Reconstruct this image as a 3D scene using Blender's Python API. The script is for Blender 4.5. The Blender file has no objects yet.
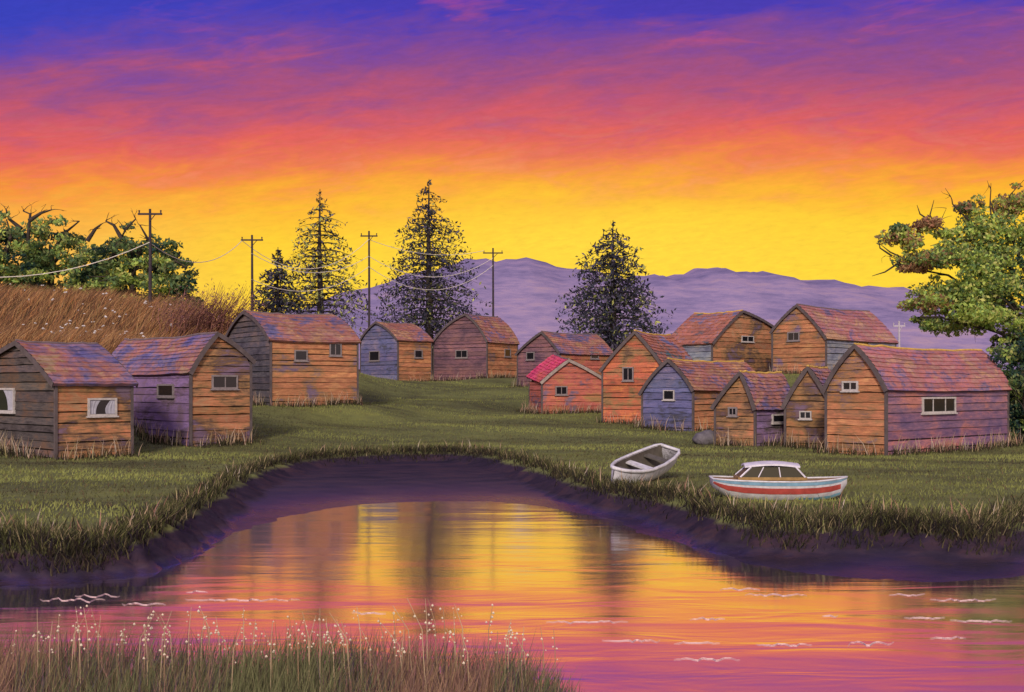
import bpy, bmesh, math, random
import numpy as np
from mathutils import Vector, Matrix

sc = bpy.context.scene
COL = sc.collection
F = 1100.0          # focal length in pixels of a 1024 wide frame
HY = 388.0          # row of the horizon
H = 3.0             # eye height above the water
S = 1.5             # metres per layout unit of distance
R = math.radians
rnd = random.Random(11)
U = rnd.uniform


# ------------------------------------------------------------------ helpers
def at(px, y, D):
    return Vector(((px - 512) / F * D, D, H + (HY - y) / F * D))


def srgb(r, g, b):
    f = lambda c: (c / 255 / 12.92) if c <= 10 else ((c / 255 + .055) / 1.055) ** 2.4
    return (f(r), f(g), f(b), 1.0)


class MB:
    """collects vertices, faces and a tint per face"""
    def __init__(self):
        self.v, self.f, self.c = [], [], []

    def face(self, pts, c=(1, 1, 1)):
        i = len(self.v)
        self.v += [tuple(p) for p in pts]
        self.f.append(tuple(range(i, i + len(pts))))
        self.c.append(c)

    def add(self, verts, faces, c=(1, 1, 1)):
        i = len(self.v)
        self.v += [tuple(p) for p in verts]
        for q in faces:
            self.f.append(tuple(k + i for k in q))
            self.c.append(c)

    def grid(self, rows, c=(1, 1, 1), close=False):
        n = len(rows[0])
        vs = [p for r in rows for p in r]
        fs = []
        for a in range(len(rows) - 1):
            for b in range(n - 1 + (1 if close else 0)):
                b2 = (b + 1) % n
                fs.append((a * n + b, a * n + b2, (a + 1) * n + b2, (a + 1) * n + b))
        self.add(vs, fs, c)

    def box(self, lo, hi, c=(1, 1, 1)):
        x0, y0, z0 = lo
        x1, y1, z1 = hi
        vs = [(x0, y0, z0), (x1, y0, z0), (x1, y1, z0), (x0, y1, z0), (x0, y0, z1), (x1, y0, z1), (x1, y1, z1), (x0, y1, z1)]
        self.add(vs, [(0, 3, 2, 1), (4, 5, 6, 7), (0, 1, 5, 4), (1, 2, 6, 5), (2, 3, 7, 6), (3, 0, 4, 7)], c)

    def bar(self, o, ex, ey, ez, c=(1, 1, 1)):
        """box spanned by three edge vectors from the corner o"""
        o = Vector(o)
        vs = [o, o + ex, o + ex + ey, o + ey, o + ez, o + ex + ez, o + ex + ey + ez, o + ey + ez]
        self.add(vs, [(0, 3, 2, 1), (4, 5, 6, 7), (0, 1, 5, 4), (1, 2, 6, 5), (2, 3, 7, 6), (3, 0, 4, 7)], c)

    def tube(self, pts, rad, n=6, c=(1, 1, 1), closed=False):
        pts = [Vector(p) for p in pts]
        m = len(pts)
        if not hasattr(rad, '__len__'):
            rad = [rad] * m
        rings = []
        for i, p in enumerate(pts):
            a = pts[i - 1] if (i > 0 or closed) else p
            b = pts[(i + 1) % m] if (i < m - 1 or closed) else p
            t = (b - a)
            t = t.normalized() if t.length > 1e-9 else Vector((0, 0, 1))
            ref = Vector((0, 0, 1)) if abs(t.z) < .9 else Vector((1, 0, 0))
            e1 = t.cross(ref).normalized()
            e2 = t.cross(e1)
            rings.append([p + (e1 * math.cos(2 * math.pi * k / n) + e2 * math.sin(2 * math.pi * k / n)) * rad[i] for k in range(n)])
        if closed:
            rings.append(rings[0])
        self.grid(rings, c, close=True)
        if not closed:
            self.face(rings[0][::-1], c)
            self.face(rings[-1], c)

    def build(self, name, m, parent=None, smooth=False):
        me = bpy.data.meshes.new(name)
        me.from_pydata(self.v, [], self.f)
        me.materials.append(m)
        at_ = me.attributes.new('tint', 'FLOAT_COLOR', 'CORNER')
        lens = np.array([len(q) for q in self.f])
        col = np.ones((len(self.f), 4), np.float32)
        col[:, :3] = np.array(self.c, np.float32).reshape(-1, 3)
        at_.data.foreach_set('color', np.repeat(col, lens, axis=0).ravel())
        if smooth:
            me.polygons.foreach_set('use_smooth', [True] * len(me.polygons))
        o = bpy.data.objects.new(name, me)
        COL.objects.link(o)
        if parent is not None:
            o.parent = parent
        return o


def tag(o, label=None, cat=None, group=None, kind=None):
    if label:
        o['label'] = label
    if cat:
        o['category'] = cat
    if group:
        o['group'] = group
    if kind:
        o['kind'] = kind
    return o


def thing(name, loc, label, cat, group=None, rz=0.0):
    o = bpy.data.objects.new(name, None)
    o.empty_display_size = .3
    COL.objects.link(o)
    o.location = loc
    o.rotation_euler = (0, 0, rz)
    return tag(o, label, cat, group)


def merge_smooth(o, dist=1e-4, angle=None):
    bm = bmesh.new()
    bm.from_mesh(o.data)
    bmesh.ops.remove_doubles(bm, verts=bm.verts, dist=dist)
    bmesh.ops.recalc_face_normals(bm, faces=bm.faces)
    bm.to_mesh(o.data)
    bm.free()
    return o


# ------------------------------------------------------------------ node helpers
def new_mat(name):
    m = bpy.data.materials.new(name)
    m.use_nodes = True
    nt = m.node_tree
    nt.nodes.clear()
    return m, nt


def nd(nt, typ, ins=None, **props):
    n = nt.nodes.new(typ)
    for k, v in props.items():
        setattr(n, k, v)
    for k, v in (ins or {}).items():
        s = n.inputs[k]
        if isinstance(v, bpy.types.NodeSocket):
            nt.links.new(v, s)
        else:
            s.default_value = v
    return n


def mth(nt, op, a, b=0.0, c=None, clamp=False):
    n = nd(nt, 'ShaderNodeMath', operation=op, use_clamp=clamp)
    for i, v in enumerate((a, b, c)):
        if v is None:
            continue
        if isinstance(v, bpy.types.NodeSocket):
            nt.links.new(v, n.inputs[i])
        else:
            n.inputs[i].default_value = v
    return n.outputs[0]


def mixc(nt, fac, a, b, blend='MIX'):
    n = nt.nodes.new('ShaderNodeMix')
    n.data_type = 'RGBA'
    n.blend_type = blend
    for k, v in ((0, fac), (6, a), (7, b)):
        if isinstance(v, bpy.types.NodeSocket):
            nt.links.new(v, n.inputs[k])
        else:
            n.inputs[k].default_value = v
    return n.outputs[2]


def ramp(nt, fac, stops, interp='LINEAR'):
    n = nt.nodes.new('ShaderNodeValToRGB')
    n.color_ramp.interpolation = interp
    e = n.color_ramp.elements
    while len(e) < len(stops):
        e.new(.5)
    for el, (p, c) in zip(e, stops):
        el.position = p
        el.color = c
    nt.links.new(fac, n.inputs[0])
    return n.outputs[0]


def noise(nt, vec, scale, detail=4, rough=.55, dist=0.0):
    return nd(nt, 'ShaderNodeTexNoise', {'Vector': vec, 'Scale': scale, 'Detail': detail, 'Roughness': rough, 'Distortion': dist}).outputs[0]


def mapping(nt, vec, scale=(1, 1, 1), loc=(0, 0, 0), rot=(0, 0, 0)):
    n = nd(nt, 'ShaderNodeMapping', {'Vector': vec, 'Scale': scale, 'Rotation': rot})
    if isinstance(loc, bpy.types.NodeSocket):
        nt.links.new(loc, n.inputs['Location'])
    else:
        n.inputs['Location'].default_value = loc
    return n.outputs[0]


def finish(nt, col, rough=.75, bump=None, bstr=.3, bdist=.02, spec=.3, metallic=0.0):
    b = nd(nt, 'ShaderNodeBsdfPrincipled', {'Roughness': rough, 'Specular IOR Level': spec, 'Metallic': metallic})
    if isinstance(col, bpy.types.NodeSocket):
        nt.links.new(col, b.inputs['Base Color'])
    else:
        b.inputs['Base Color'].default_value = col
    if bump is not None:
        bn = nd(nt, 'ShaderNodeBump', {'Height': bump, 'Strength': bstr, 'Distance': bdist})
        nt.links.new(bn.outputs[0], b.inputs['Normal'])
    o = nd(nt, 'ShaderNodeOutputMaterial')
    nt.links.new(b.outputs[0], o.inputs[0])
    return b


def tint(nt):
    return nd(nt, 'ShaderNodeAttribute', attribute_name='tint').outputs['Color']


def objvec(nt):
    """object coordinates shifted by a random amount per object"""
    tc = nd(nt, 'ShaderNodeTexCoord').outputs['Object']
    r = nd(nt, 'ShaderNodeObjectInfo').outputs['Random']
    off = nd(nt, 'ShaderNodeCombineXYZ', {0: mth(nt, 'MULTIPLY', r, 37.0), 1: mth(nt, 'MULTIPLY', r, 91.0), 2: mth(nt, 'MULTIPLY', r, 13.0)}).outputs[0]
    return nd(nt, 'ShaderNodeVectorMath', {0: tc, 1: off}, operation='ADD').outputs[0]


def plain(name, c, rough=.7, var=.35, scale=3.0, spec=.3, metallic=0.0):
    m, nt = new_mat(name)
    v = objvec(nt)
    f = noise(nt, v, scale, 5, .6)
    k = ramp(nt, f, [(.25, (1 - var, 1 - var, 1 - var, 1)), (.75, (1 + var, 1 + var, 1 + var, 1))])
    col = mixc(nt, 1.0, c, k, 'MULTIPLY')
    col = mixc(nt, 1.0, col, tint(nt), 'MULTIPLY')
    finish(nt, col, rough, f, .2, .02, spec, metallic)
    return m


def board_mat(name, cols):
    """weathered boards, worn in horizontal streaks"""
    m, nt = new_mat(name)
    v = objvec(nt)
    big = noise(nt, mapping(nt, v, (.55, .55, .8)), 1.0, 5, .62, .4)
    st = noise(nt, mapping(nt, v, (1.1, 1.1, 9.0)), 1.6, 6, .7)
    fine = noise(nt, mapping(nt, v, (6, 6, 40.0)), 2.0, 4, .7)
    f = mth(nt, 'ADD', mth(nt, 'MULTIPLY', big, .8), mth(nt, 'MULTIPLY', st, .3))
    n = len(cols)
    stops = [(.42 + .25 * i / max(1, n - 1), c) for i, c in enumerate(cols)]
    col = ramp(nt, f, stops)
    k = ramp(nt, st, [(.3, (.55, .55, .58, 1)), (.5, (1, 1, 1, 1)), (.72, (1.45, 1.35, 1.25, 1))])
    col = mixc(nt, .75, col, k, 'MULTIPLY')
    k2 = ramp(nt, fine, [(.3, (.7, .7, .7, 1)), (.7, (1.2, 1.2, 1.2, 1))])
    col = mixc(nt, .6, col, k2, 'MULTIPLY')
    col = mixc(nt, 1.0, col, tint(nt), 'MULTIPLY')
    finish(nt, col, .8, fine, .4, .02, .2)
    return m


def roof_mat(name, cols):
    """old painted roofing: broad streaky patches of rust red, violet and ochre"""
    m, nt = new_mat(name)
    v = objvec(nt)
    big = noise(nt, mapping(nt, v, (.5, .5, .9)), 1.0, 5, .6, .8)
    st = noise(nt, mapping(nt, v, (2.2, 2.2, 5.5), rot=(0, 0, .5)), 1.5, 6, .72)
    fine = noise(nt, v, 22.0, 4, .7)
    f = mth(nt, 'ADD', mth(nt, 'MULTIPLY', big, .72), mth(nt, 'MULTIPLY', st, .36))
    n = len(cols)
    stops = [(.43 + .22 * i / (n - 1), c) for i, c in enumerate(cols)]
    col = ramp(nt, f, stops)
    k = ramp(nt, st, [(.28, (.6, .6, .66, 1)), (.5, (1, 1, 1, 1)), (.75, (1.4, 1.25, 1.15, 1))])
    col = mixc(nt, .8, col, k, 'MULTIPLY')
    k2 = ramp(nt, fine, [(.3, (.72, .72, .72, 1)), (.7, (1.2, 1.2, 1.2, 1))])
    col = mixc(nt, .6, col, k2, 'MULTIPLY')
    col = mixc(nt, 1.0, col, tint(nt), 'MULTIPLY')
    finish(nt, col, .7, fine, .35, .03, .25)
    return m


def leaf_mat(name, trans=.25, rough=.6):
    m, nt = new_mat(name)
    c = tint(nt)
    b = nd(nt, 'ShaderNodeBsdfPrincipled', {'Base Color': c, 'Roughness': rough, 'Specular IOR Level': .2})
    t = nd(nt, 'ShaderNodeBsdfTranslucent', {'Color': c})
    mx = nd(nt, 'ShaderNodeMixShader', {0: trans, 1: b.outputs[0], 2: t.outputs[0]})
    o = nd(nt, 'ShaderNodeOutputMaterial')
    nt.links.new(mx.outputs[0], o.inputs[0])
    return m


# ------------------------------------------------------------------ camera
cd = bpy.data.cameras.new('camera')
cam = bpy.data.objects.new('camera', cd)
COL.objects.link(cam)
cam.location = (0, 0, H)
cam.rotation_euler = (R(90), 0, 0)
cd.sensor_width = 36
cd.lens = 36 * F / 1024
cd.shift_y = (HY - 346) / 1024
cd.clip_start = .1
cd.clip_end = 6000
sc.camera = cam
sc.view_settings.view_transform = 'Standard'
sc.view_settings.look = 'None'
sc.view_settings.exposure = 0
sc.view_settings.gamma = 1
sc.render.film_transparent = False

# ------------------------------------------------------------------ sky and sun
SUN_EL, SUN_AZ = 27.0, 190.0     # low warm light over the viewer's shoulder; azimuth from +Y towards +X
w = bpy.data.worlds.new('World')
sc.world = w
w.use_nodes = True
nt = w.node_tree
nt.nodes.clear()
g = nd(nt, 'ShaderNodeTexCoord').outputs['Generated']
sp = nd(nt, 'ShaderNodeSeparateXYZ', {0: g})
dx, dy, dz = sp.outputs
hyp = mth(nt, 'SQRT', mth(nt, 'ADD', mth(nt, 'MULTIPLY', dx, dx), mth(nt, 'MULTIPLY', dy, dy)))
caz = mth(nt, 'MAXIMUM', mth(nt, 'DIVIDE', dy, mth(nt, 'MAXIMUM', hyp, .05)), .8)
V = mth(nt, 'DIVIDE', mth(nt, 'MULTIPLY', mth(nt, 'DIVIDE', dz, mth(nt, 'MAXIMUM', hyp, .05)), F), caz)
Ua = mth(nt, 'MULTIPLY', mth(nt, 'ARCTAN2', dx, dy), F)
Vt = mth(nt, 'SUBTRACT', V, mth(nt, 'MULTIPLY', Ua, .10))           # cloud streets rise gently to one side
vec = nd(nt, 'ShaderNodeCombineXYZ', {0: mth(nt, 'DIVIDE', Ua, 100.0), 1: mth(nt, 'DIVIDE', Vt, 100.0), 2: 0.0}).outputs[0]
n1 = noise(nt, mapping(nt, vec, (.42, 1.7, 1), (2.3, 6.1, 0)), 1.0, 4, .6, .5)
n2 = noise(nt, mapping(nt, vec, (1.5, 5.2, 1), (5, 3, 0)), 1.0, 5, .6, .9)
n3 = noise(nt, mapping(nt, vec, (7, 24.0, 1), (1, 8, 0)), 1.0, 3, .7, .3)
n4 = noise(nt, mapping(nt, vec, (.8, 3.6, 1), (9, 2, 0)), 1.0, 5, .6, .8)
warp = mth(nt, 'ADD', mth(nt, 'MULTIPLY', mth(nt, 'SUBTRACT', n1, .5), 80.0), mth(nt, 'MULTIPLY', mth(nt, 'SUBTRACT', n2, .5), 58.0))
warp = mth(nt, 'ADD', warp, mth(nt, 'MULTIPLY', mth(nt, 'SUBTRACT', n3, .5), 20.0))
damp = mth(nt, 'MULTIPLY', mth(nt, 'ADD', V, 20.0), 1 / 220.0, clamp=True)
v2 = mth(nt, 'ADD', V, mth(nt, 'MULTIPLY', warp, damp))
v2 = mth(nt, 'SUBTRACT', v2, mth(nt, 'MULTIPLY', Ua, .022))
fac = mth(nt, 'DIVIDE', v2, 700.0, clamp=True)
px = lambda y: max(0, (HY - y) / 700.0)
base = ramp(nt, fac, [
    (px(388), srgb(236, 150, 60)), (px(330), srgb(250, 190, 45)), (px(285), srgb(253, 212, 30)), (px(235), srgb(254, 200, 6)),
    (px(205), srgb(252, 172, 16)), (px(182), srgb(246, 145, 40)), (px(164), srgb(238, 116, 66)), (px(143), srgb(226, 92, 84)),
    (px(118), srgb(206, 84, 100)), (px(92), srgb(182, 78, 112)), (px(62), srgb(150, 72, 132)), (px(28), srgb(112, 62, 158)),
    (px(5), srgb(72, 52, 176)), (px(-40), srgb(58, 50, 165)), (px(-140), srgb(86, 66, 140)), (px(-300), srgb(70, 66, 120))])
# streaks: coral and apricot wisps low, violet wisps high
wisp = ramp(nt, n2, [(.52, (0, 0, 0, 1)), (.72, (1, 1, 1, 1))])
mid = ramp(nt, fac, [(px(215), (0, 0, 0, 1)), (px(165), (1, 1, 1, 1)), (px(128), (.35, .35, .35, 1)), (px(70), (0, 0, 0, 1))])
base = mixc(nt, mth(nt, 'MULTIPLY', mth(nt, 'MULTIPLY', wisp, mid), .55), base, srgb(250, 150, 88))
vio = ramp(nt, n4, [(.52, (0, 0, 0, 1)), (.68, (1, 1, 1, 1))])
hi = ramp(nt, fac, [(px(165), (0, 0, 0, 1)), (px(100), (.8, .8, .8, 1)), (px(-60), (.6, .6, .6, 1))])
base = mixc(nt, mth(nt, 'MULTIPLY', mth(nt, 'MULTIPLY', vio, hi), .45), base, srgb(112, 66, 150))
red = ramp(nt, mth(nt, 'MULTIPLY', n4, n1), [(.10, (1, 1, 1, 1)), (.2, (0, 0, 0, 1))])
base = mixc(nt, mth(nt, 'MULTIPLY', mth(nt, 'MULTIPLY', red, hi), .5), base, srgb(232, 84, 78))
lft = mth(nt, 'MULTIPLY', mth(nt, 'SUBTRACT', -60.0, Ua), 1 / 500.0, clamp=True)
lfh = ramp(nt, fac, [(px(75), (0, 0, 0, 1)), (px(15), (1, 1, 1, 1))])
base = mixc(nt, mth(nt, 'MULTIPLY', mth(nt, 'MULTIPLY', lft, lfh), .8), base, srgb(44, 62, 190))
pch = mth(nt, 'MULTIPLY', mth(nt, 'SUBTRACT', -230.0, Ua), 1 / 260.0, clamp=True)
pcv = ramp(nt, fac, [(px(300), (1, 1, 1, 1)), (px(225), (.9, .9, .9, 1)), (px(180), (0, 0, 0, 1))])
base = mixc(nt, mth(nt, 'MULTIPLY', mth(nt, 'MULTIPLY', pch, pcv), .9), base, srgb(244, 168, 84))
gu = mth(nt, 'MULTIPLY', mth(nt, 'SUBTRACT', Ua, 70.0), 1 / 330.0)
gv = mth(nt, 'MULTIPLY', mth(nt, 'SUBTRACT', V, 135.0), 1 / 62.0)
glow = mth(nt, 'EXPONENT', mth(nt, 'MULTIPLY', mth(nt, 'ADD', mth(nt, 'MULTIPLY', gu, gu), mth(nt, 'MULTIPLY', gv, gv)), -1.0))
base = mixc(nt, mth(nt, 'MULTIPLY', glow, .75), base, (1.05, .70, .035, 1))
grain = ramp(nt, n3, [(.25, (.9, .9, .92, 1)), (.75, (1.08, 1.08, 1.06, 1))])
base = mixc(nt, 1.0, base, grain, 'MULTIPLY')
# the half of the sky behind the viewer: pale lilac dusk
bk = mth(nt, 'MULTIPLY', mth(nt, 'SUBTRACT', 0.25, dy), 1.1, clamp=True)
base = mixc(nt, bk, base, (.98, .80, .84, 1))
sky = nd(nt, 'ShaderNodeTexSky', sky_type='NISHITA', sun_disc=False, sun_elevation=R(SUN_EL), sun_rotation=R(SUN_AZ))
bg1 = nd(nt, 'ShaderNodeBackground', {'Color': base, 'Strength': 1.0})
bg2 = nd(nt, 'ShaderNodeBackground', {'Color': sky.outputs[0], 'Strength': .004})
ad = nd(nt, 'ShaderNodeAddShader', {0: bg1.outputs[0], 1: bg2.outputs[0]})
wo = nd(nt, 'ShaderNodeOutputWorld', {0: ad.outputs[0]})

sd_ = bpy.data.lights.new('sun', 'SUN')
sd_.energy = 2.5
sd_.angle = R(9)
sd_.color = (1.0, .85, .68)
sun = bpy.data.objects.new('sun', sd_)
COL.objects.link(sun)
dirv = Vector((math.sin(R(SUN_AZ)) * math.cos(R(SUN_EL)), math.cos(R(SUN_AZ)) * math.cos(R(SUN_EL)), math.sin(R(SUN_EL))))
sun.rotation_euler = dirv.to_track_quat('Z', 'Y').to_euler()
sun.location = dirv * 50 + Vector((0, 0, 10))

# ------------------------------------------------------------------ terrain shape
BANK = .50
SHORE = [(-900, 575), (-500, 570), (-200, 556), (-60, 548), (0, 540), (70, 543), (120, 538), (150, 526), (175, 512), (205, 494), (240, 473), (280, 460),
         (330, 454), (400, 451), (455, 450), (500, 455), (545, 467), (585, 481), (625, 490), (680, 497), (720, 512), (770, 524), (830, 523),
         (880, 517), (930, 526), (985, 528), (1030, 512), (1090, 498), (1250, 490), (1600, 484), (2200, 480)]


def chaikin(P, n=2):
    for _ in range(n):
        Q = [P[0]]
        for (a, b), (c, d) in zip(P[:-1], P[1:]):
            Q += [(a * .75 + c * .25, b * .75 + d * .25), (a * .25 + c * .75, b * .25 + d * .75)]
        P = Q + [P[-1]]
    return P


SHORE = chaikin(SHORE)


def shore_pt(x, y):
    D = (H - BANK) * F / (y - HY)
    return ((x - 512) / F * D, D)


FAR = np.array([shore_pt(*p) for p in SHORE])
NEAR = np.array([(-60, 12.5), (-14, 11.4), (-8, 11.0), (-5.2, 11.2), (-3.2, 10.9), (-1.6, 11.1), (-.2, 10.7), (.45, 10.3), (.85, 9.4), (1.0, 8), (1.3, 5), (3, 0), (9, -8), (30, -40)])

WATERLINE = [(-2200, 660), (-900, 650), (-500, 640), (-200, 612), (0, 588), (60, 583), (110, 573), (160, 558), (210, 542), (260, 524), (310, 511), (370, 504), (450, 500), (530, 504), (590, 514),
             (640, 530), (690, 547), (740, 560), (800, 572), (870, 579), (950, 582), (1030, 578), (1100, 570), (1300, 560), (2200, 560)]
WATERLINE = chaikin(WATERLINE)
WET = np.array([((x - 512) / F * (H * F / (y - HY)), H * F / (y - HY)) for x, y in WATERLINE])

def sdist(X, Y, P):
    """distance to an open polyline running left to right; positive on its +Y (left-hand) side"""
    best = np.full(X.shape, 1e18)
    for (ax, ay), (bx, by) in zip(P[:-1], P[1:]):
        ex, ey = bx - ax, by - ay
        t = np.clip(((X - ax) * ex + (Y - ay) * ey) / (ex * ex + ey * ey), 0, 1)
        qx, qy = X - ax - t * ex, Y - ay - t * ey
        best = np.minimum(best, qx * qx + qy * qy)
    if P is not NEAR:
        up = (Y > 1) & (Y > np.interp(X / np.maximum(Y, 1), P[:, 0] / P[:, 1], P[:, 1]))
    else:
        up = Y > np.interp(X, P[:, 0], P[:, 1])
    return np.sqrt(best) * np.where(up, 1, -1)


CTRL = []


def ctrl(px, y, d):
    D = d * S
    CTRL.append(((px - 512) / F * D, D, H + (HY - y) / F * D))


for c in [(56, 460, 25.2), (-60, 458, 25.2), (120, 456, 26.5), (191, 446, 29), (248, 437, 31), (240, 430, 33), (271, 406, 38.5), (340, 403, 40), (228, 414, 41),
          (398, 383, 60), (431, 385, 60), (361, 385, 60), (487, 378, 60), (516, 378, 60), (433, 380, 60), (350, 428, 37), (450, 425, 38), (450, 400, 47), (350, 404, 45),
          (530, 418, 41), (541, 414, 44), (603, 414, 44), (560, 387, 53), (610, 387, 53), (525, 388, 54), (660, 425, 39.5), (603, 425, 39.5),
          (692, 432, 36), (643, 430, 36.5), (755, 446, 31.2), (716, 446, 32), (790, 444, 32.5), (832, 448, 30.5), (886, 456, 27.5), (826, 453, 29), (1006, 453, 29),
          (826, 374, 47), (773, 374, 48), (895, 374, 48), (712, 374, 50), (665, 374, 50), (771, 376, 51), (1100, 452, 28),
          # high rough bank behind the left-hand sheds
          (-120, 385, 32), (0, 385, 33), (90, 388, 34), (-150, 345, 40), (0, 345, 40), (90, 345, 40), (150, 350, 40), (-150, 298, 52), (0, 300, 51), (90, 302, 51),
          (170, 308, 51), (215, 326, 50), (245, 356, 50), (-100, 300, 62), (60, 300, 62), (160, 310, 62), (245, 352, 64), (300, 372, 60),
          (321, 370, 80), (428, 370, 85), (613, 368, 75), (500, 372, 85), (720, 370, 80), (900, 372, 80), (1024, 372, 70), (1040, 420, 40), (1200, 420, 40)]:
    ctrl(*c)
for X_ in (-400, -200, -60, 0, 60, 200, 400):
    for D_ in (190, 330):
        CTRL.append((X_ * D_ / 190, D_, 5.0))
for (a, b) in FAR[8:-8:2]:
    CTRL.append((a, b, BANK))
    CTRL.append((a, b + 2.0, BANK + .05))
CTRL = np.array(CTRL)


def hill_height(X, Y):
    num = np.zeros(X.shape)
    den = np.zeros(X.shape)
    for (cx, cy, cz) in CTRL:
        wgt = 1.0 / (((X - cx) ** 2 + (Y - cy) ** 2) + 5.0) ** 1.9
        num += wgt * cz
        den += wgt
    return num / den


def vnoise(X, Y, k, seed=0):
    return (np.sin(X * k * 1.31 + seed) * np.cos(Y * k * 1.7 + seed * 2.1) + .5 * np.sin(X * k * 2.9 + Y * k * 2.3 + seed * 3.3) + .33 * np.sin(X * k * 5.1 - Y * k * 6.3 + seed)) / 1.83


def ss(x, a, b):
    t = np.clip((x - a) / (b - a), 0, 1)
    return t * t * (3 - 2 * t)


def terrain(X, Y):
    X = np.asarray(X, float)
    Y = np.asarray(Y, float)
    s1 = sdist(X, Y, FAR) + .22 * vnoise(X, Y, 1.1, 2.0) + .1 * vnoise(X, Y, 3.4, 4.0)
    s2 = -sdist(X, Y, NEAR) + .15 * vnoise(X, Y, 1.9, 1.0)
    hz = np.maximum(hill_height(X, Y), .2) + .05 * vnoise(X, Y, .9, 3.0)
    sw = sdist(X, Y, WET) + .25 * vnoise(X * .5, Y, .8, 6.0) + .08 * vnoise(X, Y, 2.6, 8.0)
    shade_mudz = np.where(sw > 0, .15 * (1 - np.exp(-np.maximum(sw, 0) / 3.0)), np.maximum(sw * .10, -.9)) + .006 * vnoise(X, Y, 3.1, 3.0) * (sw > 0)  # flat shaped to stand in for the shade below the bank
    z1 = shade_mudz + (hz - shade_mudz) * ss(s1 + .10 * vnoise(X, Y, 4.3, 9.0) + .06 * vnoise(X, Y, 9.0, 2.0), -1.1, .15)
    z2 = -.9 + (.12 + .9 + .05 * vnoise(X, Y, 2.2, 5.0)) * ss(s2, -.7, .15)
    return np.maximum(z1, z2)


def zt(x, y):
    return float(terrain(np.array([x]), np.array([y]))[0])


def sheet(name, X, Y, Z, m):
    n, k = X.shape
    me = bpy.data.meshes.new(name)
    idx = np.arange(n * k).reshape(n, k)
    q = np.stack([idx[:-1, :-1], idx[:-1, 1:], idx[1:, 1:], idx[1:, :-1]], -1).reshape(-1, 4)
    me.vertices.add(n * k)
    me.vertices.foreach_set('co', np.stack([X, Y, Z], -1).astype(np.float32).ravel())
    me.loops.add(q.size)
    me.loops.foreach_set('vertex_index', q.astype(np.int32).ravel())
    me.polygons.add(len(q))
    me.polygons.foreach_set('loop_start', np.arange(0, q.size, 4, dtype=np.int32))
    me.polygons.foreach_set('use_smooth', np.ones(len(q), bool))
    me.update(calc_edges=True)
    me.materials.append(m)
    o = bpy.data.objects.new(name, me)
    COL.objects.link(o)
    o['kind'] = 'structure'
    return o


# ground material: olive turf with lighter green sweeps, dark foreshore painted as bank shade
m_ground, nt = new_mat('turf')
gp = nd(nt, 'ShaderNodeNewGeometry').outputs['Position']
a = noise(nt, mapping(nt, gp, (.07, .2, .3)), 1.0, 5, .6, .6)
b = noise(nt, mapping(nt, gp, (.5, .9, .9)), 1.4, 5, .7)
f = mth(nt, 'ADD', mth(nt, 'MULTIPLY', a, .65), mth(nt, 'MULTIPLY', b, .38))
col = ramp(nt, f, [(.34, (.05, .05, .026, 1)), (.46, (.095, .10, .04, 1)), (.55, (.14, .155, .055, 1)), (.66, (.19, .20, .06, 1)), (.78, (.2, .16, .07, 1))])
zz = nd(nt, 'ShaderNodeSeparateXYZ', {0: gp}).outputs[2]
hil = ramp(nt, mth(nt, 'MULTIPLY', mth(nt, 'ADD', zz, mth(nt, 'MULTIPLY', b, .8)), .12), [(.50, (0, 0, 0, 1)), (.62, (1, 1, 1, 1))])
col = mixc(nt, hil, col, (.085, .05, .025, 1))
shade_mud = ramp(nt, mth(nt, 'ADD', mth(nt, 'MULTIPLY', zz, 2.0), mth(nt, 'MULTIPLY', b, .25)), [(.84, (1, 1, 1, 1)), (1.0, (0, 0, 0, 1))])
mc = ramp(nt, b, [(.35, (.018, .013, .026, 1)), (.5, (.034, .022, .040, 1)), (.62, (.055, .030, .042, 1)), (.75, (.030, .026, .055, 1))])  # dark violet tones paint the shade under the grass edge
col = mixc(nt, shade_mud, col, mc)
fine = noise(nt, gp, 9.0, 4, .7)
bs = finish(nt, col, .85, fine, .35, .05, .15)
wet = ramp(nt, zz, [(.03, (1, 1, 1, 1)), (.15, (0, 0, 0, 1))])
nt.links.new(mth(nt, 'SUBTRACT', .85, mth(nt, 'MULTIPLY', wet, .66)), bs.inputs['Roughness'])
nt.links.new(mth(nt, 'ADD', .15, mth(nt, 'MULTIPLY', wet, .85)), bs.inputs['Specular IOR Level'])

t_ = np.concatenate([np.linspace(-2.4, -.6, 40)[:-1], np.linspace(-.6, .6, 420), np.linspace(.6, 2.4, 40)[1:]])
d_ = np.concatenate([np.geomspace(.4, 13, 60)[:-1], np.linspace(13, 62, 300)[:-1], np.linspace(62, 150, 130)[:-1], np.geomspace(150, 1500, 30)])
T, D = np.meshgrid(t_, d_)
Xg, Yg = T * (D + 2), D - 3.0 * (D < 0)
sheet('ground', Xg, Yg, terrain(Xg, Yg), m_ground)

# water
m_water, nt = new_mat('water')
gp = nd(nt, 'ShaderNodeNewGeometry').outputs['Position']
wa = noise(nt, mapping(nt, gp, (.35, 1.3, 1)), 1.0, 3, .5, .6)
wb = noise(nt, mapping(nt, gp, (.09, .30, 1), (3, 9, 0)), 1.0, 3, .5, .5)
hgt = mth(nt, 'ADD', mth(nt, 'MULTIPLY', wa, .35), wb)
bn = nd(nt, 'ShaderNodeBump', {'Height': hgt, 'Strength': .5, 'Distance': .06})
gl = nd(nt, 'ShaderNodeBsdfGlossy', {'Color': (1, .97, .98, 1), 'Roughness': .11, 'Normal': bn.outputs[0]})
df = nd(nt, 'ShaderNodeBsdfDiffuse', {'Color': (.07, .05, .15, 1)})
mx = nd(nt, 'ShaderNodeMixShader', {0: .95, 1: df.outputs[0], 2: gl.outputs[0]})
nt.links.new(mx.outputs[0], nd(nt, 'ShaderNodeOutputMaterial').inputs[0])
tw = np.linspace(-2.2, 2.2, 30)
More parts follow.
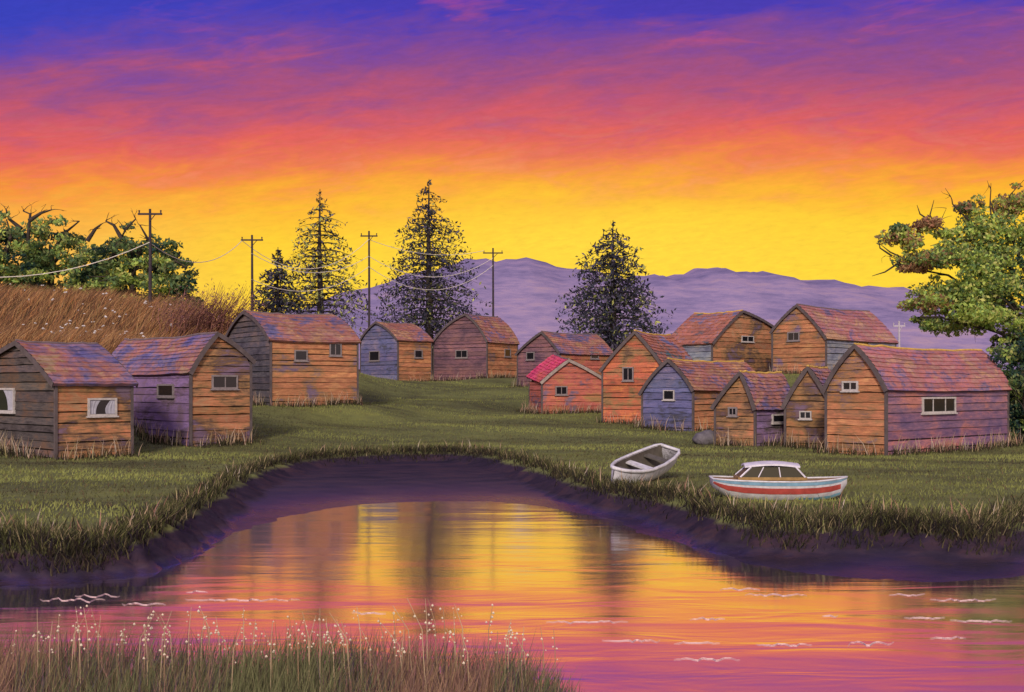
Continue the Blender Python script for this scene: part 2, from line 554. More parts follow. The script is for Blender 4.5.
dw = np.concatenate([np.linspace(.5, 20, 10)[:-1], np.linspace(20, 75, 10)])
T, D = np.meshgrid(tw, dw)
sheet('water', T * (D + 3), D, np.zeros(T.shape), m_water)

# distant hills
m_hill, nt = new_mat('hazy_purple_hills')  # purple base colour includes some of the distance haze
gp = nd(nt, 'ShaderNodeNewGeometry').outputs['Position']
a = noise(nt, mapping(nt, gp, (.006, .006, .03)), 1.0, 6, .65, .5)
b = noise(nt, mapping(nt, gp, (.05, .02, .25)), 1.0, 5, .7)
f = mth(nt, 'ADD', mth(nt, 'MULTIPLY', a, .6), mth(nt, 'MULTIPLY', b, .42))
col = ramp(nt, f, [(.40, (.15, .13, .26, 1)), (.50, (.23, .19, .35, 1)), (.57, (.31, .24, .40, 1)), (.66, (.40, .29, .38, 1))])
finish(nt, col, .9, b, .35, 3.0, .1)
ridge = [(-900, 345), (-300, 340), (100, 342), (240, 335), (300, 318), (345, 298), (400, 280), (450, 268), (492, 260), (525, 263), (570, 274), (610, 279), (650, 279),
         (690, 272), (715, 270), (760, 277), (820, 287), (880, 293), (950, 303), (1050, 316), (1300, 325), (2000, 340)]
rp, ry = np.array(ridge, float).T
DR = 900.0
cols_ = np.linspace(-900, 2000, 300)
yy = np.interp(cols_, rp, ry)
yy = np.convolve(np.pad(yy, 2, mode='edge'), np.ones(5) / 5, 'valid')
peak = H + (HY - yy) / F * DR + 1.6 * np.sin(cols_ * .11) + 1.0 * np.sin(cols_ * .31 + 1)
xs = (cols_ - 512) / F * DR
rows = np.linspace(-1, 1, 41)
Xh = np.repeat(xs[None, :], 41, 0)
Yh = DR + rows[:, None] * 330 + 0 * Xh
prof = np.cos(np.clip(rows, -1, 1) * math.pi / 2)[:, None] ** 1.3
Zh = 3 + (peak[None, :] - 3) * prof + 3.0 * (1 - np.abs(rows))[:, None] * vnoise(Xh, Yh, .02, 1.0) * (np.abs(rows)[:, None] > .05)
sheet('hills', Xh, Yh, Zh, m_hill)

# ------------------------------------------------------------------ materials of the sheds
OR = (.43, .18, .095, 1)
OR2 = (.49, .25, .12, 1)
RED = (.44, .12, .075, 1)
TAN = (.30, .17, .085, 1)
GREY = (.10, .085, .085, 1)
GREYB = (.085, .085, .12, 1)
PURP = (.19, .13, .20, 1)
BLUE = (.13, .14, .30, 1)
LILAC = (.26, .17, .36, 1)
BROWN = (.14, .085, .06, 1)
PINK = (.42, .12, .15, 1)
W = {  # orange walls have sunset glow painted in, purple and grey ones shade
    'dark': board_mat('shade_grey_boards', [(.055, .045, .045, 1), GREY, BROWN]),
    'slate': board_mat('shade_slate_boards', [(.05, .045, .06, 1), (.085, .08, .10, 1), (.14, .11, .11, 1)]),
    'orange': board_mat('glow_orange_boards', [PURP, TAN, OR, OR2]),
    'orange_worn': board_mat('worn_glow_orange_boards', [PURP, BROWN, TAN, OR, (.36, .21, .12, 1)]),
    'purple': board_mat('shade_purple_boards', [GREY, PURP, LILAC, PURP]),
    'blue': board_mat('blue_boards', [GREYB, BLUE, (.16, .15, .28, 1), (.24, .2, .3, 1)]),
    'red': board_mat('red_boards', [BROWN, TAN, RED, (.55, .2, .08, 1)]),
    'coral': board_mat('coral_boards', [PURP, (.40, .13, .09, 1), (.46, .13, .11, 1), OR, TAN]),
    'tan': board_mat('tan_boards', [PURP, BROWN, TAN, OR]),
    'mauve': board_mat('mauve_boards', [(.10, .06, .09, 1), (.17, .09, .12, 1), (.24, .12, .13, 1)]),
    'rose': board_mat('rose_boards', [(.15, .10, .20, 1), (.24, .13, .20, 1), (.42, .17, .15, 1)]),
    'steel': board_mat('pale_blue_boards', [(.13, .14, .2, 1), (.22, .24, .30, 1), (.33, .28, .22, 1)]),
}
RF = {
    'rust': roof_mat('rust_roofing', [(.13, .12, .25, 1), (.23, .14, .19, 1), (.37, .15, .11, 1), (.30, .17, .14, 1), (.44, .25, .13, 1)]),
    'violet': roof_mat('violet_roofing', [(.12, .11, .27, 1), (.20, .15, .25, 1), (.28, .15, .18, 1), (.37, .16, .13, 1), (.34, .24, .15, 1)]),
    'pink': roof_mat('pink_roofing', [(.17, .13, .25, 1), (.32, .16, .21, 1), (.42, .16, .15, 1), (.34, .19, .19, 1), (.44, .26, .16, 1)]),
    'magenta': roof_mat('magenta_roofing', [(.5, .05, .13, 1), (.62, .07, .16, 1), (.5, .1, .12, 1), (.6, .12, .1, 1)]),
    'teal': roof_mat('red_and_teal_roofing', [(.06, .14, .17, 1), (.34, .14, .11, 1), (.42, .17, .11, 1), (.14, .15, .28, 1)]),
}
m_back = plain('tar_paper', (.018, .014, .016, 1), .9)
m_frame_w = plain('chalky_white_paint', (.46, .43, .43, 1), .6, .3, 9)
m_frame_g = plain('grey_paint', (.22, .19, .20, 1), .7, .3, 9)
m_glass, nt = new_mat('dark_window_glass')
finish(nt, (.012, .012, .016, 1), .12, spec=.5)
m_curtain = plain('white_curtain', (.38, .38, .46, 1), .9, .2, 6)
m_rake_d = plain('dark_rake_board', (.10, .08, .085, 1), .8)
m_rake_p = plain('pale_rake_board', (.32, .27, .25, 1), .8)
m_ridge_glow = plain('glow_yellow_ridge', (.55, .36, .09, 1), .8)  # yellow is the sky's back light painted onto the ridge
m_ridge_d = plain('grey_ridge', (.16, .12, .13, 1), .8)
m_bark = plain('bark', (.045, .035, .03, 1), .9, .4, 4)
m_pole = plain('weathered_pole', (.045, .035, .045, 1), .9, .3, 3)


# ------------------------------------------------------------------ sheds
def solve_t(c, u, px):
    """distance along u from c at which the point falls in column px"""
    k = (px - 512) / F
    return (k * c.y - c.x) / (u.x - k * u.y)


def board_wall(mb, o, e, n, zb, zt_, ext, r, bh=.34, dark=.15):
    z = zb
    while z < zt_ - .02:
        z1 = min(z + bh * r.uniform(.72, 1.2), zt_)
        if zt_ - z1 < .08:
            z1 = zt_
        t = r.uniform(.8, 1.18)
        t2 = t * r.uniform(.95, 1.05)
        c = (t, t2, t * r.uniform(.94, 1.06))
        gap = r.choice([.012, .02, .03, .045])
        N = 7
        bot, top, lip = [], [], []
        zlo = z + gap
        for k in range(N + 1):
            jb, jt = r.uniform(-.02, .02), r.uniform(-.012, .012)
            l0, r0 = ext(zlo)
            l1, r1 = ext(z1)
            s0 = l0 + (r0 - l0) * k / N
            s1 = l1 + (r1 - l1) * k / N
            bot.append(o + e * s0 + n * .045 + Vector((0, 0, zlo + (jb if 0 < k < N else 0))))
            top.append(o + e * s1 + n * .014 + Vector((0, 0, z1 - .004 + (jt if 0 < k < N else 0) * .4)))
            lip.append(o + e * s0 + n * .003 + Vector((0, 0, zlo + .006)))
        mb.grid([lip, bot, top], c)
        z = z1
    # dark backing seen through the gaps
    zs = [zb + (zt_ - zb) * i / 16 for i in range(17)]
    rows = []
    for q in zs:
        l, r_ = ext(q)
        rows.append([o + e * l + Vector((0, 0, q)), o + e * r_ + Vector((0, 0, q))])
    mb.grid(rows, (dark, dark, dark))


def shed(label, xc, yc_eave, d, xg, xs_, a, ya, walls, roof, mirrored=False, xa=None, y_eave2=None, bulge=.08, rake=None, ridge_m=None,
         wins=(), seed=1, base_drop=.7, cat='shed', back=None, rise=0.0):
    r = random.Random(seed)
    D_ = d * S
    a = R(a)
    c = Vector(((xc - 512) / F * D_, D_, 0))
    if mirrored:
        ug, us = Vector((math.cos(a), math.sin(a), 0)), Vector((-math.sin(a), math.cos(a), 0))
    else:
        ug, us = Vector((-math.cos(a), math.sin(a), 0)), Vector((math.sin(a), math.cos(a), 0))
    G = solve_t(c, ug, xg)
    L = solve_t(c, us, xs_)
    ga = solve_t(c, ug, xa) if xa is not None else G / 2
    pa = c + ug * ga
    ez = H + (HY - yc_eave) / F * c.y
    rz_ = H + (HY - ya) / F * pa.y
    ez2 = ez if y_eave2 is None else H + (HY - y_eave2) / F * (c + ug * G).y
    zc = min(zt(*(c + ug * p + us * q).xy) for p in (0, G) for q in (0, L))
    zmax = max(zt(*(c + ug * p + us * q).xy) for p in (0, G) for q in (0, L))
    z0 = zt(c.x, c.y)
    X = us if not mirrored else ug
    root = thing('shed', (c.x, c.y, z0), label, cat, 'wooden sheds round the inlet', math.atan2(X.y, X.x))

    def loc(s, g_, z):                       # shed coordinates to the root's own
        return Vector((s, g_, z - z0)) if not mirrored else Vector((g_, s, z - z0))
    ES = loc(1, 0, z0)
    EG = loc(0, 1, z0)
    O = Vector((0, 0, -z0))

    def bow(p, q, n=9):
        """convex line from p (apex) to q (eave), both (g, z)"""
        p, q = Vector(p), Vector(q)
        nv = Vector((-(q - p).y, (q - p).x))
        if nv.y < 0:
            nv = -nv
        return [p.lerp(q, i / n) + nv * bulge * 1.9 * (i / n) * (1 - i / n) for i in range(n + 1)]
    sl1 = bow((ga, rz_), (0, ez))
    sl2 = bow((ga, rz_), (G, ez2))

    def cross(sl, z):
        for p, q in zip(sl[:-1], sl[1:]):
            if (p.y - z) * (q.y - z) <= 0 and abs(p.y - q.y) > 1e-6:
                return p.x + (q.x - p.x) * (p.y - z) / (p.y - q.y)
        return sl[0].x if z > sl[0].y else sl[-1].x
    ext_g = lambda z: (cross(sl1, z) if z > ez else 0.0, cross(sl2, z) if z > ez2 else G)
    ztop = rz_ - .03
    zb = zc - .25
    gm, sm = W[walls[0]], W[walls[1]]
    mb = MB(); board_wall(mb, O, EG, -ES, zb, ztop, ext_g, r); mb.build('gable_wall', gm, root)
    mb = MB(); board_wall(mb, O + ES * L, EG, ES, zb, ztop, ext_g, r); mb.build('gable_wall', gm, root)
    mb = MB(); board_wall(mb, O, ES, -EG, zb, ez + .02, lambda z: (0, L), r); mb.build('side_wall', sm, root)
    mb = MB(); board_wall(mb, O + EG * G, ES, EG, zb, ez2 + .02, lambda z: (0, L), r); mb.build('side_wall', sm, root)
    # corner boards
    for (s, g_, zt2) in ((0, 0, ez), (0, G, ez2), (L, 0, ez), (L, G, ez2)):
        q = loc(s, g_, 0)
        o_ = q + ES * (-.07 if s == 0 else -.03) + EG * (-.07 if g_ == 0 else -.03)
        b_ = MB(); b_.bar(o_ + Vector((0, 0, zb)), ES * .1, EG * .1, Vector((0, 0, zt2 - zb - .03)), (1, 1, 1))
        b_.build('corner_board', m_rake_d, root)
    # roof: bowed section run along the ridge, with thickness and a slight sag
    ov, oe, th = .16, .16, .09
    prof_ = []
    d1 = (sl1[-1] - sl1[-2]).normalized()
    d2 = (sl2[-1] - sl2[-2]).normalized()
    line = [sl1[-1] + d1 * oe] + sl1[::-1] + sl2[1:] + [sl2[-1] + d2 * oe]
    nrm = []
    for i in range(len(line)):
        p, q = line[max(0, i - 1)], line[min(len(line) - 1, i + 1)]
        t = (q - p).normalized()
        n = Vector((-t.y, t.x))
        nrm.append(n if n.y > 0 else -n)
    NS = 16
    top, bot = [], []
    for k in range(NS + 1):
        s = -ov + (L + 2 * ov) * k / NS
        sag = -.10 * min(1, L / 5) * math.sin(math.pi * k / NS) ** 1.0
        hump = r.uniform(-.025, .025)
        rw, rb = [], []
        for i, (p, n) in enumerate(zip(line, nrm)):
            wob = (sag + hump) * (1 - abs(i - len(sl1)) / (len(line) * .8)) + r.uniform(-.012, .012) + rise * max(0, s) / L
            q = p + n * (th + .02)
            rw.append(loc(s, q.x, q.y + wob))
            q = p + n * .025
            rb.append(loc(s, q.x, q.y + wob))
        top.append(rw); bot.append(rb)
    mb = MB()
    apx = len(sl1)
    for seq in (list(range(apx, -1, -1)), list(range(apx, len(line)))):
        for a_, b_ in zip(seq[:-1], seq[1:]):               # overlapping courses, each in separate lengths
            k = 0
            while k < NS:
                m_ = min(NS, k + r.choice([1, 2, 2, 3]))
                g_ = r.uniform(.84, 1.14)
                cc = (g_, g_ * r.uniform(.95, 1.04), g_ * r.uniform(.92, 1.08))
                nn_ = nrm[b_]
                up_ = loc(0, nn_.x, nn_.y + z0)
                lift = .035 + r.uniform(-.008, .008)
                U_ = [top[q][a_] - up_ * .004 for q in range(k, m_ + 1)]
                L_ = [top[q][b_] + up_ * lift for q in range(k, m_ + 1)]
                B_ = [top[q][b_] - up_ * .006 for q in range(k, m_ + 1)]
                mb.grid([U_, L_, B_], cc)
                k = m_
    mb.grid(bot, (.35, .3, .3))
    for A, B in ((top[0], bot[0]), (top[-1], bot[-1])):
        mb.grid([A, B], (.6, .55, .55))
    mb.grid([[t[0] for t in top], [t[0] for t in bot]], (.6, .55, .55))
    mb.grid([[t[-1] for t in top], [t[-1] for t in bot]], (.6, .55, .55))
    rf = mb.build('roof', RF[roof], root)
    # ridge cap
    apex = len(sl1)
    mb = MB()
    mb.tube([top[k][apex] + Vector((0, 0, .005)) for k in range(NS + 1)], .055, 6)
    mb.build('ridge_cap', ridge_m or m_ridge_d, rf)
    # rake boards on both gables
    for k, sgn in ((0, -1), (NS, 1)):
        mb = MB()
        s = -ov - .035 if k == 0 else L + ov + .004
        in_ = [loc(s, (p - n * .06).x, (p - n * .06).y + (rise if k else 0)) for p, n in zip(line, nrm)]
        out = [loc(s, (p + n * (th + .03)).x, (p + n * (th + .03)).y + (rise if k else 0)) for p, n in zip(line, nrm)]
        in2 = [p + ES * .03 for p in in_]
        out2 = [p + ES * .03 for p in out]
        mb.grid([in_, out, out2, in2, in_])
        mb.build('rake_board', (rake or m_rake_d) if k == 0 else m_rake_d, rf)
    # windows
    for wn in wins:
        side, x0, x1, y0, y1 = wn[:5]
        opt = wn[5] if len(wn) > 5 else {}
        u = ug if side == 'g' else us
        t0, t1 = sorted((solve_t(c, u, x0), solve_t(c, u, x1)))
        pm = c + u * ((t0 + t1) / 2)
        zz1 = H + (HY - y0) / F * pm.y
        zz0 = H + (HY - y1) / F * pm.y
        E = EG if side == 'g' else ES
        Nn = -ES if side == 'g' else -EG
        fw = opt.get('fw', .07)
        fm = opt.get('m', m_frame_w)
        mb = MB()
        dp = .10
        Zv = Vector((0, 0, 1))
        o_ = O + E * t0 + Zv * zz0
        mb.bar(o_, E * (t1 - t0), Nn * dp, Zv * fw)
        mb.bar(o_ + Zv * (zz1 - zz0 - fw), E * (t1 - t0), Nn * dp, Zv * fw)
        mb.bar(o_ + Zv * fw, E * fw, Nn * (dp - .004), Zv * (zz1 - zz0 - 2 * fw))
        mb.bar(o_ + Zv * fw + E * (t1 - t0 - fw), E * fw, Nn * (dp - .004), Zv * (zz1 - zz0 - 2 * fw))
        nm = opt.get('mull', 1)
        for q in range(nm):
            f_ = (q + 1) / (nm + 1) + r.uniform(-.02, .02)
            mb.bar(o_ + Zv * fw + E * ((t1 - t0) * f_ - .02), E * .04, Nn * (dp - .02), Zv * (zz1 - zz0 - 2 * fw))
        fr = mb.build('window', fm, root)
        mb = MB()
        mb.bar(o_ + Zv * fw + E * fw + Nn * .045, E * (t1 - t0 - 2 * fw), Nn * .012, Zv * (zz1 - zz0 - 2 * fw))
        mb.build('pane', m_glass, fr)
        mb = MB()
        mb.bar(o_ - Zv * .05 - E * .05, E * (t1 - t0 + .1), Nn * (dp + .04), Zv * .05)
        mb.build('sill', fm, fr)
        if opt.get('curtain'):
            mb = MB()
            wv, hv = t1 - t0 - 2 * fw, zz1 - zz0 - 2 * fw
            oo = o_ + Zv * (fw + .01) + E * fw + Nn * .066
            for sgn in (0, 1):
                K = 8
                rws = []
                for j in range(K + 1):
                    hgt_ = hv * j / K * .97
                    wd = wv * (.30 + .15 * math.sin(3.0 * j / K + sgn) * (.5 + .5 * j / K) if sgn else .24 + .20 * (j / K) ** 2.5)
                    row = []
                    for i in range(7):
                        q = wd * i / 6
                        pos = q if sgn == 0 else wv - q
                        row.append(oo + E * pos + Zv * hgt_ + Nn * (.006 * math.sin(i * 2.6)))
                    rws.append(row)
                mb.grid(rws, (1, 1, 1))
            mb.build('curtain', m_curtain, fr)
    return root, c, ug, us, G, L


SHEDS = []


def add_shed(*a, **k):
    SHEDS.append(shed(*a, **k))


add_shed('dark grey shed at the left edge with an orange curtained side wall', 56, 384, 25.2, -34, 131, 44, 344, ('dark', 'orange_worn'), 'violet', xa=20, seed=3, bulge=.05,
         wins=[('g', -8, 16, 388, 412, {'curtain': True, 'mull': 0}), ('s', 87, 116, 398, 416, {'curtain': True, 'mull': 0})])
add_shed('shed with a purple side wall and ochre gable next to the dark grey shed', 191, 371, 29, 250, 104, 42, 335, ('orange_worn', 'purple'), 'violet', mirrored=True, xa=216, y_eave2=361, seed=5, bulge=.07,
         wins=[('g', 211, 237, 375, 389, {'m': m_frame_g}), ('s', 159, 175, 384, 397, {'m': m_frame_g, 'mull': 0})])
add_shed('long orange shed with two small windows and a slate grey gable end', 271, 340, 38.5, 226, 357, 54, 313, ('slate', 'orange'), 'rust', xa=246, seed=7, bulge=.13,
         wins=[('s', 294, 307, 350, 361, {'m': m_frame_g, 'mull': 0}), ('s', 329, 341, 343, 356, {'m': m_frame_g})])
add_shed('small blue grey gabled shed with short orange side beside the tall fir', 398, 340, 60, 361, 431, 46, 323, ('blue', 'orange'), 'rust', xa=377, seed=9, bulge=.12,
         wins=[('g', 370, 380, 351, 361, {'m': m_frame_g, 'mull': 0}), ('s', 414, 422, 350, 358, {'m': m_frame_g, 'mull': 0})])
add_shed('round shouldered mauve grey shed with narrow orange side under a wire pole', 487, 341, 60, 434, 517, 32, 315, ('mauve', 'orange'), 'rust', xa=466, seed=11, bulge=.16,
         wins=[('g', 456, 468, 350, 358, {'m': m_frame_g}), ('s', 504, 510, 349, 357, {'m': m_frame_g, 'mull': 0})])
add_shed('dark mauve shed with long red roof standing behind the low coral shed', 560, 353, 53, 518, 612, 48, 333, ('mauve', 'coral'), 'rust', xa=543, seed=13, bulge=.06,
         wins=[('g', 527, 535, 352, 360, {'m': m_frame_g, 'mull': 0}), ('s', 590, 598, 352, 359, {'m': m_frame_g, 'mull': 0})])
add_shed('low coral shed with magenta roof edge and pale fascia boards', 542, 382, 44, 603, 530, 17, 361, ('coral', 'coral'), 'magenta', mirrored=True, xa=568, y_eave2=380, seed=15, bulge=.04,
         rake=m_rake_p, rise=.35, wins=[('g', 555, 567, 386, 395, {'m': m_frame_g})])
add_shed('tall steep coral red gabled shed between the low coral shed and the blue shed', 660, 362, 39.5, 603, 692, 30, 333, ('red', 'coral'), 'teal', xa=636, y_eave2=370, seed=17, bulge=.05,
         ridge_m=m_ridge_glow, wins=[('g', 623, 634, 367, 381, {'m': m_frame_g})])
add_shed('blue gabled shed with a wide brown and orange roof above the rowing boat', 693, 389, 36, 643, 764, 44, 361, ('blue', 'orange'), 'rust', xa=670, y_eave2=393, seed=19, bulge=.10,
         ridge_m=m_ridge_glow, wins=[('g', 664, 675, 390, 400, {'m': m_frame_w, 'fw': .05, 'mull': 0})])
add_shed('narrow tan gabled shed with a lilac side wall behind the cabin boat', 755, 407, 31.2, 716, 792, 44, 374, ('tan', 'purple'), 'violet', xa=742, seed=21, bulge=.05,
         ridge_m=m_ridge_glow, wins=[('g', 729, 738, 407, 416, {'m': m_frame_g}), ('s', 771, 784, 414, 423, {'m': m_frame_w, 'mull': 0})])
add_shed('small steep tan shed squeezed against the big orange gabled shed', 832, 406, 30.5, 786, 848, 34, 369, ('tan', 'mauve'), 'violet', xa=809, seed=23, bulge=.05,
         ridge_m=m_ridge_glow, wins=[('g', 800, 812, 411, 419, {'m': m_frame_w, 'fw': .05})])
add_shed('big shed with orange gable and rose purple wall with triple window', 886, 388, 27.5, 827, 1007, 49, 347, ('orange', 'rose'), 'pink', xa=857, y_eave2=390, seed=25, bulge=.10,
         ridge_m=m_ridge_glow, wins=[('g', 843, 859, 381, 391, {'m': m_frame_w}), ('s', 921, 954, 397, 413, {'mull': 2, 'm': m_frame_w})])
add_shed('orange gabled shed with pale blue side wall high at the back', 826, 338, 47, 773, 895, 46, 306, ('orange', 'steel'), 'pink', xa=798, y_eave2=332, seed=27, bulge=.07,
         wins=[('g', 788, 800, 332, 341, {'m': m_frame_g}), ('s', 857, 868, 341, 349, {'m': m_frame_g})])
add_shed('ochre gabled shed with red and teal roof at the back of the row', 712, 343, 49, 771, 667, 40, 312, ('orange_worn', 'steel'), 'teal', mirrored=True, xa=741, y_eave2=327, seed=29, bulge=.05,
         ridge_m=m_ridge_glow, wins=[('g', 741, 753, 336, 342, {'m': m_frame_w, 'fw': .05})])

# ------------------------------------------------------------------ boats
m_boat_w = plain('boat_white', (.56, .56, .62, 1), .5, .32, 7, .35)
m_boat_g = plain('boat_grey_inside', (.10, .092, .085, 1), .8, .35, 5)
m_boat_r = plain('boat_red', (.40, .07, .06, 1), .5, .3, 5)
m_boat_b = plain('boat_blue', (.16, .30, .42, 1), .5, .3, 5)
m_boat_c = plain('boat_cyan', (.20, .42, .58, 1), .5, .25, 5)
m_tan = plain('varnished_wood', (.30, .19, .07, 1), .5, .3, 6)
m_roofw = plain('boat_roof_paint', (.62, .60, .70, 1), .5, .2, 6)


def hull_sections(L, stations, beam=1.0):
    """stations: (u, half beam, keel z, sheer z, keel half width) -> list of half sections, bow at +X"""
    out = []
    for (u, b, kz, sz, kb) in stations:
        b, kb = b * beam, kb * beam
        sec = []
        for j in range(9):
            t = j / 8
            y = kb + (b - kb) * math.sin(t * math.pi / 2) ** .75
            z = kz + (sz - kz) * (1 - math.cos(t * math.pi / 2)) ** .85
            sec.append((u * L, y, z))
        out.append(sec)
    return out


def full(sec, off=0.0, dz=0.0):
    l = [Vector((x, -max(y - off, .003), z + dz)) for x, y, z in sec][::-1]
    r_ = [Vector((x, max(y - off, .003), z + dz)) for x, y, z in sec]
    return l + r_


# rowing boat, bow towards the viewer
pb = at(626, 483, 1)
bow_D = 18.75 * S
stern_D = 20.35 * S
pA = Vector(((610 - 512) / F * bow_D, bow_D, 0)); pB = Vector(((667 - 512) / F * stern_D, stern_D, 0))
mid_ = (pA + pB) / 2
Lr = (pA - pB).length
dirb = (pA - pB).normalized()
zA, zB = zt(pA.x, pA.y), zt(pB.x, pB.y)
rb_ = thing('rowing_boat', (mid_.x, mid_.y, max(zA, zB) * .5 + min(zA, zB) * .5 + .02), 'open white wooden rowing boat pulled up on the grass bank', 'boat')
rb_.rotation_euler = Matrix.Rotation(math.atan2(dirb.y, dirb.x), 4, 'Z').to_euler()
rb_.rotation_euler = (R(-15), math.atan2(zB - zA, Lr) + R(9), math.atan2(dirb.y, dirb.x))
st = [(-.50, .46, .12, .60, .10), (-.44, .60, .07, .585, .10), (-.3, .72, .02, .55, .10), (-.1, .80, 0, .53, .10), (.1, .78, 0, .54, .09), (.25, .66, .02, .58, .07), (.38, .44, .06, .64, .04), (.46, .22, .13, .69, .02), (.5, .02, .24, .73, .005)]
secs = hull_sections(Lr, st, .62)
mb = MB()
mb.grid([full(s) for s in secs])
mb.face(full(secs[0]))
hull = merge_smooth(mb.build('hull', m_boat_w, rb_, True))
mb = MB()
mb.grid([full(s, .045, .03) for s in secs[:-1]], (1, .95, .85))
mb.face(full(secs[0], .045, .03)[::-1])
mb.build('inner_planking', m_boat_g, hull, True)
mb = MB()
pl_ = [Vector(s[-1]) for s in secs]
mb.tube([Vector((p.x, p.y, p.z + .01)) for p in pl_] + [Vector((p.x, -p.y, p.z + .01)) for p in pl_[::-1]], .05, 6, closed=True)
mb.build('gunwale', m_boat_w, rb_, True)
for (u, wd, h_) in ((-.3, .40, .40), (.0, .44, .40), (.26, .32, .45)):
    mb = MB()
    mb.box((u * Lr - .13, -wd, h_), (u * Lr + .13, wd, h_ + .04))
    mb.build('thwart', m_boat_w if u == 0 else m_boat_g, rb_)

# cabin boat lying broadside, bow to the viewer's right
Dc = 16.45 * S
pc = Vector(((779 - 512) / F * Dc, Dc, 0))
Lc = 134 / F * Dc
k_ = Dc / F        # metres per pixel at the boat
zc_ = min(zt(pc.x - Lc * .3, pc.y), zt(pc.x + Lc * .3, pc.y), zt(pc.x, pc.y))
zboat = H + (HY - 504) / F * Dc
cb = thing('cabin_boat', (pc.x, pc.y, max(zc_ - .06, min(zboat - .05, zc_ + .12))), 'small white cabin boat with red stripe lying on the grass', 'boat', rz=R(-3))
st = [(-.50, .34, .36, .52, .04), (-.46, .42, .24, .515, .06), (-.40, .48, .11, .505, .10), (-.28, .54, .03, .49, .14), (-.1, .57, 0, .475, .16), (.1, .56, 0, .475, .14), (.25, .48, .02, .485, .10), (.36, .34, .06, .505, .06), (.44, .19, .14, .525, .03), (.5, .012, .40, .55, .004)]
secs = hull_sections(Lc, st)
mb = MB(); mb.grid([full(s) for s in secs]); mb.face(full(secs[0]))
hull = merge_smooth(mb.build('hull', m_boat_w, cb, True))


def band(lo, hi, off, u0=0, u1=None):
    """strip of the topsides between two heights (fractions of keel to sheer), proud of the hull, on both sides"""
    mb = MB()
    for sgn in (-1, 1):
        rows = []
        for s in secs[u0:u1]:
            kz, sz = s[0][2], s[-1][2]
            row = []
            for q in (lo, (lo + hi) / 2, hi):
                z = kz + (sz - kz) * q
                y = s[-1][1]
                for p0, p1 in zip(s[:-1], s[1:]):
                    if p0[2] <= z <= p1[2]:
                        y = p0[1] + (p1[1] - p0[1]) * (z - p0[2]) / max(1e-6, p1[2] - p0[2])
                row.append(Vector((s[0][0], sgn * (y + off), z)))
            rows.append(row)
        mb.grid(rows)
    return mb


band(.44, .72, .010, 0, 9).build('stripe', m_boat_r, hull, True)
band(.84, .99, .012).build('rubbing_strake', m_boat_b, hull, True)
band(.10, .24, .010, 5, 9).build('boot_line', m_boat_c, hull, True)
mb = MB()
rows = []
for s in secs:
    x, y, z = s[-1]
    rows.append([Vector((x, y * f_, z - .012 + .03 * (1 - f_ * f_))) for f_ in (-.97, -.5, 0, .5, .97)])
mb.grid(rows)
mb.build('deck', m_tan, cb, True)
mb = MB()
pl_ = [Vector(s[-1]) for s in secs]
mb.tube([Vector((p.x, p.y, p.z + .012)) for p in pl_] + [Vector((p.x, -p.y, p.z + .012)) for p in pl_[::-1]], .022, 6, closed=True)
mb.build('gunwale', m_boat_w, cb, True)
# cabin: coaming, glass, posts, roof
X0, X1, X2, X3 = (736 - 779) * k_, (747 - 779) * k_, (795 - 779) * k_, (806 - 779) * k_
zr0 = .50
zr1 = zr0 + 13 * k_
mb = MB()
lo = [Vector((X0, -.36, zr0)), Vector((X3 - .05, -.33, zr0)), Vector((X3 - .05, .33, zr0)), Vector((X0, .36, zr0))]
hi_ = [p + Vector((0, 0, .07)) for p in lo]
mb.add(lo + hi_, [(0, 1, 5, 4), (1, 2, 6, 5), (2, 3, 7, 6), (3, 0, 4, 7), (4, 5, 6, 7)])
cabin = mb.build('cabin', m_tan, cb)
m_bglass, nt = new_mat('boat_glass')
finish(nt, (.05, .045, .03, 1), .35, spec=.12)
base_ = [Vector((X0 + .05, -.34, zr0 + .07)), Vector((X3 - .09, -.31, zr0 + .07)), Vector((X3 - .09, .31, zr0 + .07)), Vector((X0 + .05, .34, zr0 + .07))]
topp = [Vector((X1 + .05, -.29, zr1)), Vector((X2 - .04, -.27, zr1)), Vector((X2 - .04, .27, zr1)), Vector((X1 + .05, .29, zr1))]
mb = MB(); mb.add(base_ + topp, [(0, 1, 5, 4), (1, 2, 6, 5), (2, 3, 7, 6), (3, 0, 4, 7)])
mb.build('windscreen', m_bglass, cabin)
for i in range(4):
    mb = MB(); o1 = Vector((0, -.008 if i < 2 else .008, 0)); mb.tube([base_[i] + o1, topp[i] + o1], .022, 5); mb.build('post', m_roofw, cabin)
for f_ in (.28, .62):
    for (i, j) in ((0, 1), (3, 2)):
        o1 = Vector((0, -.008 if i == 0 else .008, 0))
        mb = MB(); mb.tube([base_[i].lerp(base_[j], f_) + o1, topp[i].lerp(topp[j], f_) + o1], .014, 5); mb.build('post', m_roofw, cabin)
mb = MB()
rows = []
for i in range(9):
    t = i / 8
    x = X1 - .08 + (X2 - X1 + .14) * t
    zc2 = zr1 + .02 + .055 * math.sin(math.pi * t)
    rows.append([Vector((x, -.34 * (.75 + .25 * math.sin(math.pi * t)) * q, zc2 + .05 * (1 - q * q))) for q in (-1, -.6, 0, .6, 1)])
mb.grid(rows); mb.grid([[p - Vector((0, 0, .04)) for p in r_] for r_ in rows])
for A in (rows[0], rows[-1], [r_[0] for r_ in rows], [r_[-1] for r_ in rows]):
    mb.grid([A, [p - Vector((0, 0, .04)) for p in A]])
mb.build('cabin_roof', m_roofw, cb, True)

